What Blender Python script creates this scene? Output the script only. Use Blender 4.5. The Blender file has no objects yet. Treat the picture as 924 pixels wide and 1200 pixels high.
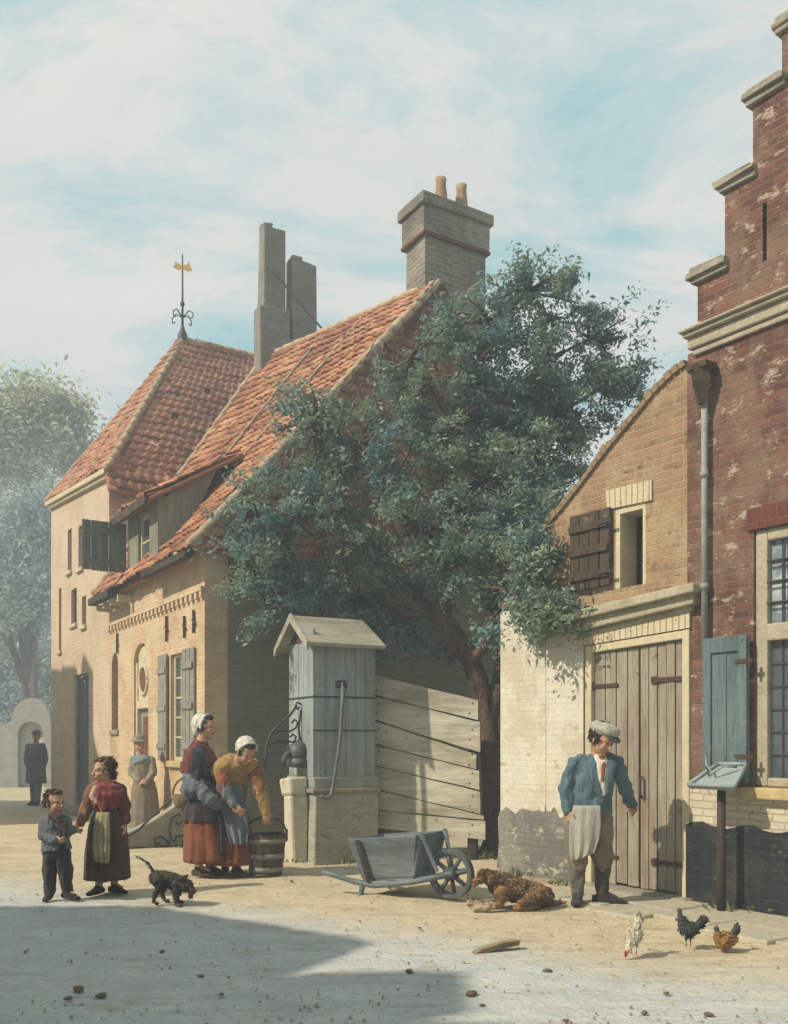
import bpy, bmesh, math, random
import numpy as np
from mathutils import Vector, Matrix, noise
random.seed(7); np.random.seed(7)
scene = bpy.context.scene
COL = scene.collection
R = math.radians

# ------------------------------------------------------------------ camera model (photograph is 924 x 1200)
F, CX, HY, H = 1100.0, 462.0, 870.0, 1.30
def ground_at(px, py):
    d = F * H / (py - HY)
    return Vector(((px - CX) / F * d, d, 0))
def at(px, py, d):
    return Vector(((px - CX) / F * d, d, H - (py - HY) / F * d))

class Frame:
    """plan frame: x to the right along a wall, y into the building, z up"""
    def __init__(self, o, e):
        self.o = Vector((o[0], o[1], 0)); e = Vector((e[0], e[1], 0)).normalized()
        self.e = e; self.i = Vector((-e.y, e.x, 0))
        self.rz = math.atan2(e.y, e.x)
    def pt(self, px, py, y=0.0):
        r = Vector(((px - CX) / F, 1, -(py - HY) / F)); c = Vector((0, 0, H))
        t = (y - (c - self.o).dot(self.i)) / r.dot(self.i)
        p = c + r * t
        return ((p - self.o).dot(self.e), p.z)
    def ptx(self, px, py, x=0.0):
        r = Vector(((px - CX) / F, 1, -(py - HY) / F)); c = Vector((0, 0, H))
        t = (x - (c - self.o).dot(self.e)) / r.dot(self.e)
        p = c + r * t
        return ((p - self.o).dot(self.i), p.z)
    def x(self, px, y=0.0): return self.pt(px, HY - 10, y)[0]
    def w(self, x, y, z=0.0): return self.o + self.e * x + self.i * y + Vector((0, 0, z))
    def loc(self, p):
        q = Vector(p) - self.o
        return Vector((q.dot(self.e), q.dot(self.i), q.z))

# ------------------------------------------------------------------ object helpers
def tag(o, label=None, cat=None, group=None, kind=None):
    if label: o['label'] = label
    if cat: o['category'] = cat
    if group: o['group'] = group
    if kind: o['kind'] = kind
    return o
def thing(name, label, cat, loc=(0, 0, 0), rz=0, group=None):
    o = bpy.data.objects.new(name, None); COL.objects.link(o)
    o.empty_display_size = 0.2
    o.location = loc; o.rotation_euler = (0, 0, rz)
    return tag(o, label, cat, group)
def copy_tree(o, parent=None):
    c = o.copy(); COL.objects.link(c); c.parent = parent
    for ch in [k for k in bpy.data.objects if k.parent == o]:
        copy_tree(ch, c)
    return c

class MB:
    def __init__(self): self.v = []; self.f = []; self.m = []; self.T = None
    def add(self, vs, fs, mi=0):
        n = len(self.v)
        if self.T is not None: vs = [self.T @ Vector(p) for p in vs]
        self.v += [tuple(p) for p in vs]
        self.f += [[a + n for a in f] for f in fs]; self.m += [mi] * len(fs)
        return self
    def box(self, x0, x1, y0, y1, z0, z1, mi=0, M=None, j=0.0):
        c = [Vector((x, y, z)) for z in (z0, z1) for y in (y0, y1) for x in (x0, x1)]
        if j: c = [p + Vector((random.uniform(-j, j), random.uniform(-j, j), random.uniform(-j, j))) for p in c]
        if M is not None: c = [M @ p for p in c]
        return self.add(c, [[0, 2, 3, 1], [4, 5, 7, 6], [0, 1, 5, 4], [1, 3, 7, 5], [3, 2, 6, 7], [2, 0, 4, 6]], mi)
    def prism(self, pts, y0, y1, mi=0):
        """pts: (x, z) counter-clockwise seen from the street; extruded along y"""
        n = len(pts)
        vs = [(p[0], y0, p[1]) for p in pts] + [(p[0], y1, p[1]) for p in pts]
        fs = [list(range(n)), list(range(2 * n - 1, n - 1, -1))]
        fs += [[i, i + n, (i + 1) % n + n, (i + 1) % n] for i in range(n)]
        return self.add(vs, fs, mi)
    def prismz(self, pts, z0, z1, mi=0):
        n = len(pts)
        vs = [(p[0], p[1], z0) for p in pts] + [(p[0], p[1], z1) for p in pts]
        fs = [list(range(n - 1, -1, -1)), list(range(n, 2 * n))]
        fs += [[i, (i + 1) % n, (i + 1) % n + n, i + n] for i in range(n)]
        return self.add(vs, fs, mi)
    def slab(self, quad, t, mi=0):
        """four 3D corners (counter-clockwise from outside) thickened inwards by t"""
        q = [Vector(p) for p in quad]
        n = (q[1] - q[0]).cross(q[-1] - q[0]).normalized()
        k = len(q)
        vs = q + [p - n * t for p in q]
        fs = [list(range(k)), list(range(2 * k - 1, k - 1, -1))] + [[i, i + k, (i + 1) % k + k, (i + 1) % k] for i in range(k)]
        return self.add(vs, fs, mi)
    def tube(self, pts, rad, seg=10, side=None, mi=0):
        pts = [Vector(p) for p in pts]; n = len(pts)
        if not isinstance(rad, (list, tuple)): rad = [rad] * n
        vs = []; prev = None
        for k, p in enumerate(pts):
            t = (pts[min(k + 1, n - 1)] - pts[max(k - 1, 0)])
            t = t.normalized() if t.length > 1e-9 else Vector((0, 0, 1))
            if side is not None: a = Vector(side)
            elif prev is not None: a = prev
            else: a = Vector((1, 0, 0)) if abs(t.x) < 0.8 else Vector((0, 1, 0))
            a = (a - t * a.dot(t))
            if a.length < 1e-4: a = t.orthogonal()
            a.normalize(); b = t.cross(a); prev = a
            r = rad[k]; ra, rb = r if isinstance(r, (tuple, list)) else (r, r)
            vs += [p + a * (math.cos(2 * math.pi * s / seg) * ra) + b * (math.sin(2 * math.pi * s / seg) * rb) for s in range(seg)]
        fs = []
        for k in range(n - 1):
            for s in range(seg):
                s2 = (s + 1) % seg
                fs.append([k * seg + s, k * seg + s2, (k + 1) * seg + s2, (k + 1) * seg + s])
        fs.append(list(range(seg - 1, -1, -1))); fs.append(list(range((n - 1) * seg, n * seg)))
        return self.add(vs, fs, mi)
    def capsule(self, pts, rad, seg=10, side=None, mi=0):
        """tube with rounded ends"""
        self.tube(pts, rad, seg, side, mi)
        for p, r in ((pts[0], rad[0] if isinstance(rad, (list, tuple)) else rad), (pts[-1], rad[-1] if isinstance(rad, (list, tuple)) else rad)):
            r = min(r) if isinstance(r, (tuple, list)) else r
            self.ball(p, (r, r, r), mi=mi, n=8)
        return self
    def ball(self, c, r, axes=None, mi=0, n=10):
        c = Vector(c)
        if axes is None: axes = (Vector((1, 0, 0)), Vector((0, 1, 0)), Vector((0, 0, 1)))
        vs = [c + axes[2] * r[2]]; m = n * 2 - 4 if n < 8 else n + 4
        for a in range(1, n):
            th = math.pi * a / n
            for b in range(m):
                ph = 2 * math.pi * b / m
                vs.append(c + axes[0] * (r[0] * math.sin(th) * math.cos(ph)) + axes[1] * (r[1] * math.sin(th) * math.sin(ph)) + axes[2] * (r[2] * math.cos(th)))
        vs.append(c - axes[2] * r[2]); L = len(vs) - 1
        fs = [[0, 1 + b, 1 + (b + 1) % m] for b in range(m)]
        for a in range(n - 2):
            for b in range(m):
                fs.append([1 + a * m + b, 1 + (a + 1) * m + b, 1 + (a + 1) * m + (b + 1) % m, 1 + a * m + (b + 1) % m])
        fs += [[L, 1 + (n - 2) * m + (b + 1) % m, 1 + (n - 2) * m + b] for b in range(m)]
        return self.add(vs, fs, mi)
    def lathe(self, prof, c=(0, 0, 0), seg=24, mi=0):
        c = Vector(c); n = len(prof)
        vs = [c + Vector((r * math.cos(2 * math.pi * s / seg), r * math.sin(2 * math.pi * s / seg), z)) for r, z in prof for s in range(seg)]
        fs = [[k * seg + s, k * seg + (s + 1) % seg, (k + 1) * seg + (s + 1) % seg, (k + 1) * seg + s] for k in range(n - 1) for s in range(seg)]
        return self.add(vs, fs, mi)
    def mesh(self, name, mats, smooth=False):
        me = bpy.data.meshes.new(name); me.from_pydata(self.v, [], self.f)
        for m in (mats if isinstance(mats, (list, tuple)) else [mats]): me.materials.append(m)
        me.polygons.foreach_set('material_index', self.m)
        if smooth: me.polygons.foreach_set('use_smooth', [True] * len(me.polygons))
        me.update(); box_uv(me)
        return me
    def build(self, name, mats, parent=None, smooth=False, bevel=0.0, holes=None, rough=0.0):
        me = self.mesh(name, mats, smooth)
        if holes: me = boolean(me, holes, name)
        return link(name, me, parent, bevel)

def link(name, me, parent=None, bevel=0.0):
    o = bpy.data.objects.new(name, me); COL.objects.link(o)
    if parent is not None: o.parent = parent
    if bevel:
        b = o.modifiers.new('bevel', 'BEVEL'); b.width = bevel; b.segments = 2; b.limit_method = 'ANGLE'; b.angle_limit = R(40)
    return o
def box_uv(me):
    if not me.polygons: return
    uv = me.uv_layers.get('UVMap') or me.uv_layers.new(name='UVMap')
    nl = len(me.loops); vi = np.empty(nl, np.int32); me.loops.foreach_get('vertex_index', vi)
    co = np.empty(len(me.vertices) * 3, np.float32); me.vertices.foreach_get('co', co); co = co.reshape(-1, 3)[vi]
    nr = np.empty(len(me.polygons) * 3, np.float32); me.polygons.foreach_get('normal', nr); nr = np.abs(nr.reshape(-1, 3))
    lt = np.empty(len(me.polygons), np.int32); me.polygons.foreach_get('loop_total', lt)
    nr = np.repeat(nr, lt, axis=0); ax = nr.argmax(1)
    u = np.where(ax == 0, co[:, 1], co[:, 0]); v = np.where(ax == 2, co[:, 1], co[:, 2])
    uv.data.foreach_set('uv', np.stack([u, v], 1).astype(np.float32).ravel())
WORK = bpy.data.scenes.new('work')          # scratch scene for modifiers, removed at the end
def evaluated(o):
    dg = WORK.view_layers[0].depsgraph; dg.update()
    return bpy.data.meshes.new_from_object(o.evaluated_get(dg))
def boolean(me, boxes, name):
    o = bpy.data.objects.new('tmp', me); WORK.collection.objects.link(o)
    mb = MB()
    for b in boxes:
        if isinstance(b, MB): mb.add(b.v, b.f)
        else: mb.box(*b)
    c = bpy.data.objects.new('cut', mb.mesh('cut', me.materials[0])); WORK.collection.objects.link(c)
    md = o.modifiers.new('b', 'BOOLEAN'); md.operation = 'DIFFERENCE'; md.object = c; md.solver = 'EXACT'; md.use_self = True
    r = evaluated(o); r.name = name
    bpy.data.objects.remove(o); bpy.data.objects.remove(c); box_uv(r)
    return r
def remesh(mb, voxel, smooth=4, name='mesh', mats=None, wob=None):
    me = mb.mesh(name, mats if mats else bpy.data.materials[0])
    o = bpy.data.objects.new('tmp', me); WORK.collection.objects.link(o)
    md = o.modifiers.new('r', 'REMESH'); md.mode = 'VOXEL'; md.voxel_size = voxel; md.use_smooth_shade = True
    if smooth:
        s = o.modifiers.new('s', 'SMOOTH'); s.iterations = smooth; s.factor = 0.5
    r = evaluated(o); r.name = name
    bpy.data.objects.remove(o); bpy.data.meshes.remove(me)
    r.materials.clear()
    for m in (mats if isinstance(mats, (list, tuple)) else [mats]): r.materials.append(m)
    if wob:
        amp, sc, st = wob; n = len(r.vertices)
        co = np.empty(n * 3, np.float32); r.vertices.foreach_get('co', co); nr = np.empty(n * 3, np.float32); r.vertex_normals.foreach_get('vector', nr)
        c3 = co.reshape(-1, 3); off = Vector((5, 1, 3)); k = np.empty(n, np.float32)
        for i, (x, y, z) in enumerate(c3.tolist()):
            q = Vector((x * sc, y * sc, z * sc * st)); k[i] = noise.noise(q) + 0.5 * noise.noise(q * 2.1 + off)
        r.vertices.foreach_set('co', (c3 + nr.reshape(-1, 3) * (amp * k)[:, None]).ravel())
    r.polygons.foreach_set('use_smooth', [True] * len(r.polygons))
    r.update(); box_uv(r)
    return r
def paint_faces(me, rules):
    """rules: list of (slot, test(centre)) : gives faces their own material (eyes, lips, comb ...)"""
    for p in me.polygons:
        for slot, test in rules:
            if test(p.center): p.material_index = slot

# ------------------------------------------------------------------ materials
class NT:
    def __init__(self, name):
        self.mat = bpy.data.materials.new(name); self.mat.use_nodes = True
        self.t = self.mat.node_tree; self.n = self.t.nodes; self.n.clear()
        self.out = self.n.new('ShaderNodeOutputMaterial')
    def new(self, ty, **kw):
        nd = self.n.new('ShaderNode' + ty)
        for k, v in kw.items():
            if hasattr(nd, k): setattr(nd, k, v)
            else: nd.inputs[k].default_value = v
        return nd
    def l(self, a, b): self.t.links.new(a, b)
    def noise(self, scale, detail=4, rough=0.55, vec=None, dist=0.0):
        nd = self.new('TexNoise'); nd.inputs['Scale'].default_value = scale; nd.inputs['Detail'].default_value = detail
        nd.inputs['Roughness'].default_value = rough; nd.inputs['Distortion'].default_value = dist
        if vec is not None: self.l(vec, nd.inputs['Vector'])
        return nd.outputs['Fac']
    def ramp(self, fac, stops):
        nd = self.new('ValToRGB'); cr = nd.color_ramp
        while len(cr.elements) < len(stops): cr.elements.new(0.5)
        for e, (p, c) in zip(cr.elements, stops):
            e.position = p; e.color = (c, c, c, 1) if isinstance(c, (int, float)) else (*c, 1)
        self.l(fac, nd.inputs[0]); return nd.outputs[0]
    def mix(self, fac, a, b, mode='MIX'):
        nd = self.new('MixRGB', blend_type=mode)
        for s, val in ((0, fac), (1, a), (2, b)):
            if hasattr(val, 'node'): self.l(val, nd.inputs[s])
            elif isinstance(val, (int, float)): nd.inputs[s].default_value = val if s == 0 else (val, val, val, 1)
            else: nd.inputs[s].default_value = (*val, 1)
        return nd.outputs[0]
    def math(self, op, a, b=0.0):
        nd = self.new('Math', operation=op)
        for s, val in ((0, a), (1, b)):
            if hasattr(val, 'node'): self.l(val, nd.inputs[s])
            else: nd.inputs[s].default_value = val
        return nd.outputs[0]
    def mapping(self, vec, scale=(1, 1, 1), rot=(0, 0, 0), loc=(0, 0, 0)):
        nd = self.new('Mapping'); nd.inputs['Scale'].default_value = scale; nd.inputs['Rotation'].default_value = rot; nd.inputs['Location'].default_value = loc
        self.l(vec, nd.inputs['Vector']); return nd.outputs[0]
    def obj(self): return self.new('TexCoord').outputs['Object']
    def uv(self): return self.new('TexCoord').outputs['UV']
    def finish(self, color, rough=0.85, height=None, strength=0.4, dist=0.02, spec=0.25, metal=0.0):
        b = self.new('BsdfPrincipled')
        b.inputs['Specular IOR Level'].default_value = spec; b.inputs['Metallic'].default_value = metal
        if hasattr(color, 'node'): self.l(color, b.inputs['Base Color'])
        else: b.inputs['Base Color'].default_value = (*color, 1)
        if hasattr(rough, 'node'): self.l(rough, b.inputs['Roughness'])
        else: b.inputs['Roughness'].default_value = rough
        if height is not None:
            bp = self.new('Bump'); bp.inputs['Strength'].default_value = strength; bp.inputs['Distance'].default_value = dist
            self.l(height, bp.inputs['Height']); self.l(bp.outputs[0], b.inputs['Normal'])
        self.l(b.outputs[0], self.out.inputs[0]); self.bsdf = b
        return self.mat

def sh(c, k): return tuple(min(1, x * k) for x in c)
def m_plain(name, c, rough=0.85, var=0.35, scale=6.0, bump=0.3, spec=0.2, tint=None, metal=0.0, stretch=(1, 1, 1), dist=0.01):
    t = NT(name); o = t.mapping(t.obj(), stretch)
    a = t.noise(scale, 6, 0.65, o); b = t.noise(scale * 7, 4, 0.6, o)
    c2 = tint if tint else sh(c, 1 - var)
    col = t.mix(t.ramp(a, [(0.34, 0.0), (0.66, 1.0)]), c, c2)
    col = t.mix(t.ramp(b, [(0.35, 0.55), (0.6, 0.0)]), col, sh(c, 1 - var * 1.1))
    h = t.math('ADD', a, t.math('MULTIPLY', b, 0.6))
    return t.finish(col, rough, h, bump, dist, spec, metal)
def m_cloth(name, c, var=0.3, weave=260, rough=0.95, scale=7.0, tint=None):
    t = NT(name); o = t.obj()
    a = t.noise(scale, 5, 0.6, o); b = t.noise(weave, 2, 0.5, o); f = t.noise(22, 3, 0.6, t.mapping(o, (1, 1, 0.18)))
    col = t.mix(t.ramp(a, [(0.35, 0.0), (0.65, 1.0)]), c, tint if tint else sh(c, 1 - var))
    col = t.mix(t.ramp(f, [(0.35, 0.5), (0.55, 0.0)]), col, sh(c, 1 - var * 1.2))
    h = t.math('ADD', t.math('MULTIPLY', f, 1.0), t.math('MULTIPLY', b, 0.15))
    m = t.finish(col, rough, h, 0.8, 0.035, 0.1)
    t.bsdf.inputs['Sheen Weight'].default_value = 0.15
    return m
def m_brick(name, c1, c2, mortar, patch=None, patch_amt=0.5, bw=0.205, bh=0.06, dark=0.35, seed=0.0, worn=None, worn_amt=0.5, msize=0.007, bump=0.7):
    t = NT(name); uv = t.uv(); o = t.obj()
    wob = t.new('TexNoise'); wob.inputs['Scale'].default_value = 2.5; wob.inputs['Detail'].default_value = 3; t.l(uv, wob.inputs['Vector'])
    vm = t.new('VectorMath', operation='MULTIPLY_ADD'); t.l(wob.outputs['Color'], vm.inputs[0]); vm.inputs[1].default_value = (0.03, 0.035, 0); t.l(uv, vm.inputs[2])
    br = t.new('TexBrick'); t.l(vm.outputs[0], br.inputs['Vector'])
    br.inputs['Scale'].default_value = 1.0; br.inputs['Brick Width'].default_value = bw; br.inputs['Row Height'].default_value = bh
    br.inputs['Mortar Size'].default_value = msize; br.inputs['Mortar Smooth'].default_value = 0.4; br.inputs['Bias'].default_value = 0.0
    br.inputs['Color1'].default_value = (*c1, 1); br.inputs['Color2'].default_value = (*c2, 1); br.inputs['Mortar'].default_value = (*mortar, 1)
    om = t.mapping(o, (1, 1, 1), (0, 0, 0), (seed, seed * 2, seed))
    a = t.noise(1.3, 6, 0.65, om); b = t.noise(16, 5, 0.7, om); s = t.noise(55, 3, 0.6, om)
    col = t.mix(t.ramp(a, [(0.38, 0.0), (0.66, dark)]), br.outputs['Color'], sh(c2, 0.45))
    col = t.mix(t.ramp(b, [(0.62, 0.0), (0.68, 0.75)]), col, sh(c1, 0.28))
    if worn:
        w = t.noise(2.1, 6, 0.75, t.mapping(o, (1, 1, 0.7), (0, 0, 0), (seed + 9, 3, seed)))
        col = t.mix(t.ramp(w, [(1 - worn_amt - 0.04, 0.0), (1 - worn_amt + 0.07, 0.6)]), col, worn)
    if patch:
        w = t.noise(5.0, 6, 0.75, t.mapping(o, (1, 1, 1.6), (0, 0, 0), (seed + 4, 7, seed)))
        col = t.mix(t.ramp(w, [(1 - patch_amt - 0.03, 0.0), (1 - patch_amt + 0.02, 0.9)]), col, patch)
    col = t.mix(t.ramp(s, [(0.3, 0.35), (0.6, 0.0)]), col, sh(c2, 0.5))
    inv = t.math('SUBTRACT', 1.0, br.outputs['Fac'])
    h = t.math('ADD', t.math('MULTIPLY', inv, 1.0), t.math('ADD', t.math('MULTIPLY', b, 0.8), t.math('MULTIPLY', s, 0.4)))
    return t.finish(col, 0.9, h, bump, 0.012, 0.15)
def m_wood(name, c, c2, axis='z', plank=None, rough=0.85, bump=0.5, gap=0.012, stain=None):
    """weathered wood, grain along axis; plank = board width drawn as joints in the bump and dirt between boards"""
    t = NT(name); o = t.obj()
    st = {'z': (9, 9, 0.7), 'x': (0.7, 9, 9), 'y': (9, 0.7, 9)}[axis]
    g = t.noise(5, 8, 0.7, t.mapping(o, st), 0.6); a = t.noise(1.6, 6, 0.7, t.mapping(o, {'z': (3, 3, .55), 'x': (.55, 3, 3), 'y': (3, .55, 3)}[axis])); k = t.noise(13, 3, 0.6, o)
    col = t.mix(t.ramp(g, [(0.32, 0.0), (0.68, 1.0)]), c, c2)
    col = t.mix(t.ramp(a, [(0.42, 0.0), (0.62, 0.8)]), col, stain if stain else sh(c2, 0.6))
    col = t.mix(t.ramp(k, [(0.67, 0.0), (0.72, 0.7)]), col, sh(c2, 0.4))
    fine = t.noise(26, 5, 0.7, t.mapping(o, {'z': (2.4, 2.4, .12), 'x': (.12, 2.4, 2.4), 'y': (2.4, .12, 2.4)}[axis]))
    col = t.mix(t.ramp(fine, [(0.56, 0.0), (0.64, 0.6)]), col, sh(c2, 0.45)); col = t.mix(t.ramp(fine, [(0.32, 0.45), (0.40, 0.0)]), col, sh(c, 1.3))
    w = t.noise(4.5, 7, 0.8, o, 0.4); col = t.mix(t.ramp(w, [(0.60, 0.0), (0.66, 0.5)]), col, (0.30, 0.26, 0.19) if max(c) < .3 else sh(c2, .7))
    h = t.math('ADD', g, t.math('MULTIPLY', fine, -.8))
    return t.finish(col, rough, h, bump, 0.012, 0.2)
def m_tiles(name, c1, c2, c3):
    t = NT(name); o = t.obj()
    at_ = t.new('Attribute', attribute_name='tile'); r = at_.outputs['Fac']
    col = t.ramp(r, [(0.0, sh(c2, 0.72)), (0.25, c2), (0.55, c1), (0.8, c3), (1.0, sh(c1, 0.6))])
    a = t.noise(1.6, 6, 0.7, o); b = t.noise(24, 5, 0.7, o)
    col = t.mix(t.ramp(a, [(0.42, 0.0), (0.7, 0.5)]), col, sh(c2, 0.62))
    col = t.mix(t.ramp(b, [(0.6, 0.0), (0.68, 0.7)]), col, (0.10, 0.085, 0.06))
    col = t.mix(t.ramp(t.noise(11, 4, 0.7, o), [(0.60, 0.0), (0.68, 0.55)]), col, (0.40, 0.36, 0.24))
    col = t.mix(t.ramp(t.noise(3.0, 6, 0.75, t.mapping(o, (1, 1, .5), (0, 0, 0), (4, 2, 1))), [(0.57, 0.0), (0.66, 0.6)]), col, (0.12, 0.085, 0.06))
    return t.finish(col, 0.85, b, 0.5, 0.012, 0.2)
def m_leaf(name, c1, c2, c3, trans=0.3):
    t = NT(name)
    at_ = t.new('Attribute', attribute_name='leaf'); r = at_.outputs['Fac']
    nz = t.noise(1.1, 3, 0.6, t.obj()); col = t.ramp(r, [(0.0, c2), (0.45, c1), (0.8, c3), (1.0, sh(c2, 0.55))])
    col = t.mix(t.ramp(nz, [(0.42, 0.0), (0.58, 0.8)]), col, t.ramp(r, [(0.0, sh(c3, .55)), (0.5, (c3[0] * .95, c3[1] * .9, c3[2] * .62)), (1.0, sh(c3, 1.1))]))
    b = t.new('BsdfPrincipled'); t.l(col, b.inputs['Base Color']); b.inputs['Roughness'].default_value = 0.6; b.inputs['Specular IOR Level'].default_value = 0.25
    tr = t.new('BsdfTranslucent'); t.l(col, tr.inputs['Color'])
    mx = t.new('MixShader'); mx.inputs[0].default_value = trans; t.l(b.outputs[0], mx.inputs[1]); t.l(tr.outputs[0], mx.inputs[2]); t.l(mx.outputs[0], t.out.inputs[0])
    return t.mat
# ------------------------------------------------------------------ light, sky, camera
SUN_EL, SUN_PHI = R(41), R(25)
S = Vector((-math.cos(SUN_EL) * math.cos(SUN_PHI), -math.cos(SUN_EL) * math.sin(SUN_PHI), math.sin(SUN_EL)))
def setup():
    cam = bpy.data.cameras.new('camera'); co = bpy.data.objects.new('camera', cam); COL.objects.link(co)
    co.location = (0, 0, H); co.rotation_euler = (R(90), 0, 0)
    cam.sensor_fit = 'HORIZONTAL'; cam.sensor_width = 36; cam.lens = 36 * F / 924
    cam.shift_y = (HY - 600) / 924; cam.clip_end = 3000; cam.clip_start = 0.05
    scene.camera = co
    sd = bpy.data.lights.new('sun', 'SUN'); sd.energy = SUN_E; sd.angle = R(0.9); sd.color = (1.0, 0.90, 0.74)
    so = bpy.data.objects.new('sun', sd); COL.objects.link(so); so.rotation_euler = (-S).to_track_quat('-Z', 'Y').to_euler()
    so.location = S * 60
    w = bpy.data.worlds.new('World'); scene.world = w; w.use_nodes = True
    t = w.node_tree; n = t.nodes; n.clear(); L = t.links.new
    out = n.new('ShaderNodeOutputWorld'); bg = n.new('ShaderNodeBackground'); bg.inputs['Strength'].default_value = SKY_STR
    sky = n.new('ShaderNodeTexSky'); sky.sky_type = 'NISHITA'; sky.sun_disc = False; sky.sun_elevation = SUN_EL
    sky.sun_rotation = math.atan2(S.x, S.y); sky.air_density = 1.0; sky.dust_density = 1.5; sky.ozone_density = 1.5
    tc = n.new('ShaderNodeTexCoord')
    sep = n.new('ShaderNodeSeparateXYZ'); L(tc.outputs['Generated'], sep.inputs[0])
    # project the direction on a cloud layer so clouds flatten towards the horizon
    zz = n.new('ShaderNodeMath'); zz.operation = 'ADD'; L(sep.outputs['Z'], zz.inputs[0]); zz.inputs[1].default_value = 0.16
    dx = n.new('ShaderNodeMath'); dx.operation = 'DIVIDE'; L(sep.outputs['X'], dx.inputs[0]); L(zz.outputs[0], dx.inputs[1])
    dy = n.new('ShaderNodeMath'); dy.operation = 'DIVIDE'; L(sep.outputs['Y'], dy.inputs[0]); L(zz.outputs[0], dy.inputs[1])
    cb = n.new('ShaderNodeCombineXYZ'); L(dx.outputs[0], cb.inputs[0]); L(dy.outputs[0], cb.inputs[1])
    mp = n.new('ShaderNodeMapping'); mp.inputs['Scale'].default_value = (1.1, 2.0, 1); mp.inputs['Rotation'].default_value = (0, 0, R(14)); mp.inputs['Location'].default_value = (CLOUD_OFF[0], CLOUD_OFF[1], 0); L(cb.outputs[0], mp.inputs[0])
    n1 = n.new('ShaderNodeTexNoise'); n1.inputs['Scale'].default_value = 1.25; n1.inputs['Detail'].default_value = 9; n1.inputs['Roughness'].default_value = 0.65; n1.inputs['Distortion'].default_value = 0.5; L(mp.outputs[0], n1.inputs['Vector'])
    cr = n.new('ShaderNodeValToRGB'); cr.color_ramp.elements[0].position = 0.37; cr.color_ramp.elements[1].position = 0.56; L(n1.outputs['Fac'], cr.inputs[0])
    n2 = n.new('ShaderNodeTexNoise'); n2.inputs['Scale'].default_value = 1.3; n2.inputs['Detail'].default_value = 5; L(mp.outputs[0], n2.inputs['Vector'])
    cc = n.new('ShaderNodeValToRGB'); cc.color_ramp.elements[0].position = 0.35; cc.color_ramp.elements[1].position = 0.65
    cc.color_ramp.elements[0].color = (5.7, 5.9, 5.8, 1); cc.color_ramp.elements[1].color = (6.6, 6.45, 6.1, 1); L(n2.outputs['Fac'], cc.inputs[0])
    tint = n.new('ShaderNodeMixRGB'); tint.blend_type = 'MIX'; tint.inputs[0].default_value = 0.88; L(sky.outputs[0], tint.inputs[1]); tint.inputs[2].default_value = (2.7, 5.3, 5.6, 1)
    mx = n.new('ShaderNodeMixRGB'); L(cr.outputs[0], mx.inputs[0]); L(tint.outputs[0], mx.inputs[1]); L(cc.outputs[0], mx.inputs[2])
    L(mx.outputs[0], bg.inputs['Color']); L(bg.outputs[0], out.inputs['Surface'])
    vs = scene.view_settings; scene.display_settings.display_device = 'sRGB'
    vs.view_transform = 'Standard'; vs.look = 'None'; vs.gamma = 1; vs.exposure = EXPO; vs.use_curve_mapping = False
    scene.render.engine = 'CYCLES'; scene.cycles.use_denoising = True
    scene.cycles.max_bounces = 6; scene.cycles.diffuse_bounces = 3; scene.cycles.transmission_bounces = 4; scene.cycles.volume_bounces = 0

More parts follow.
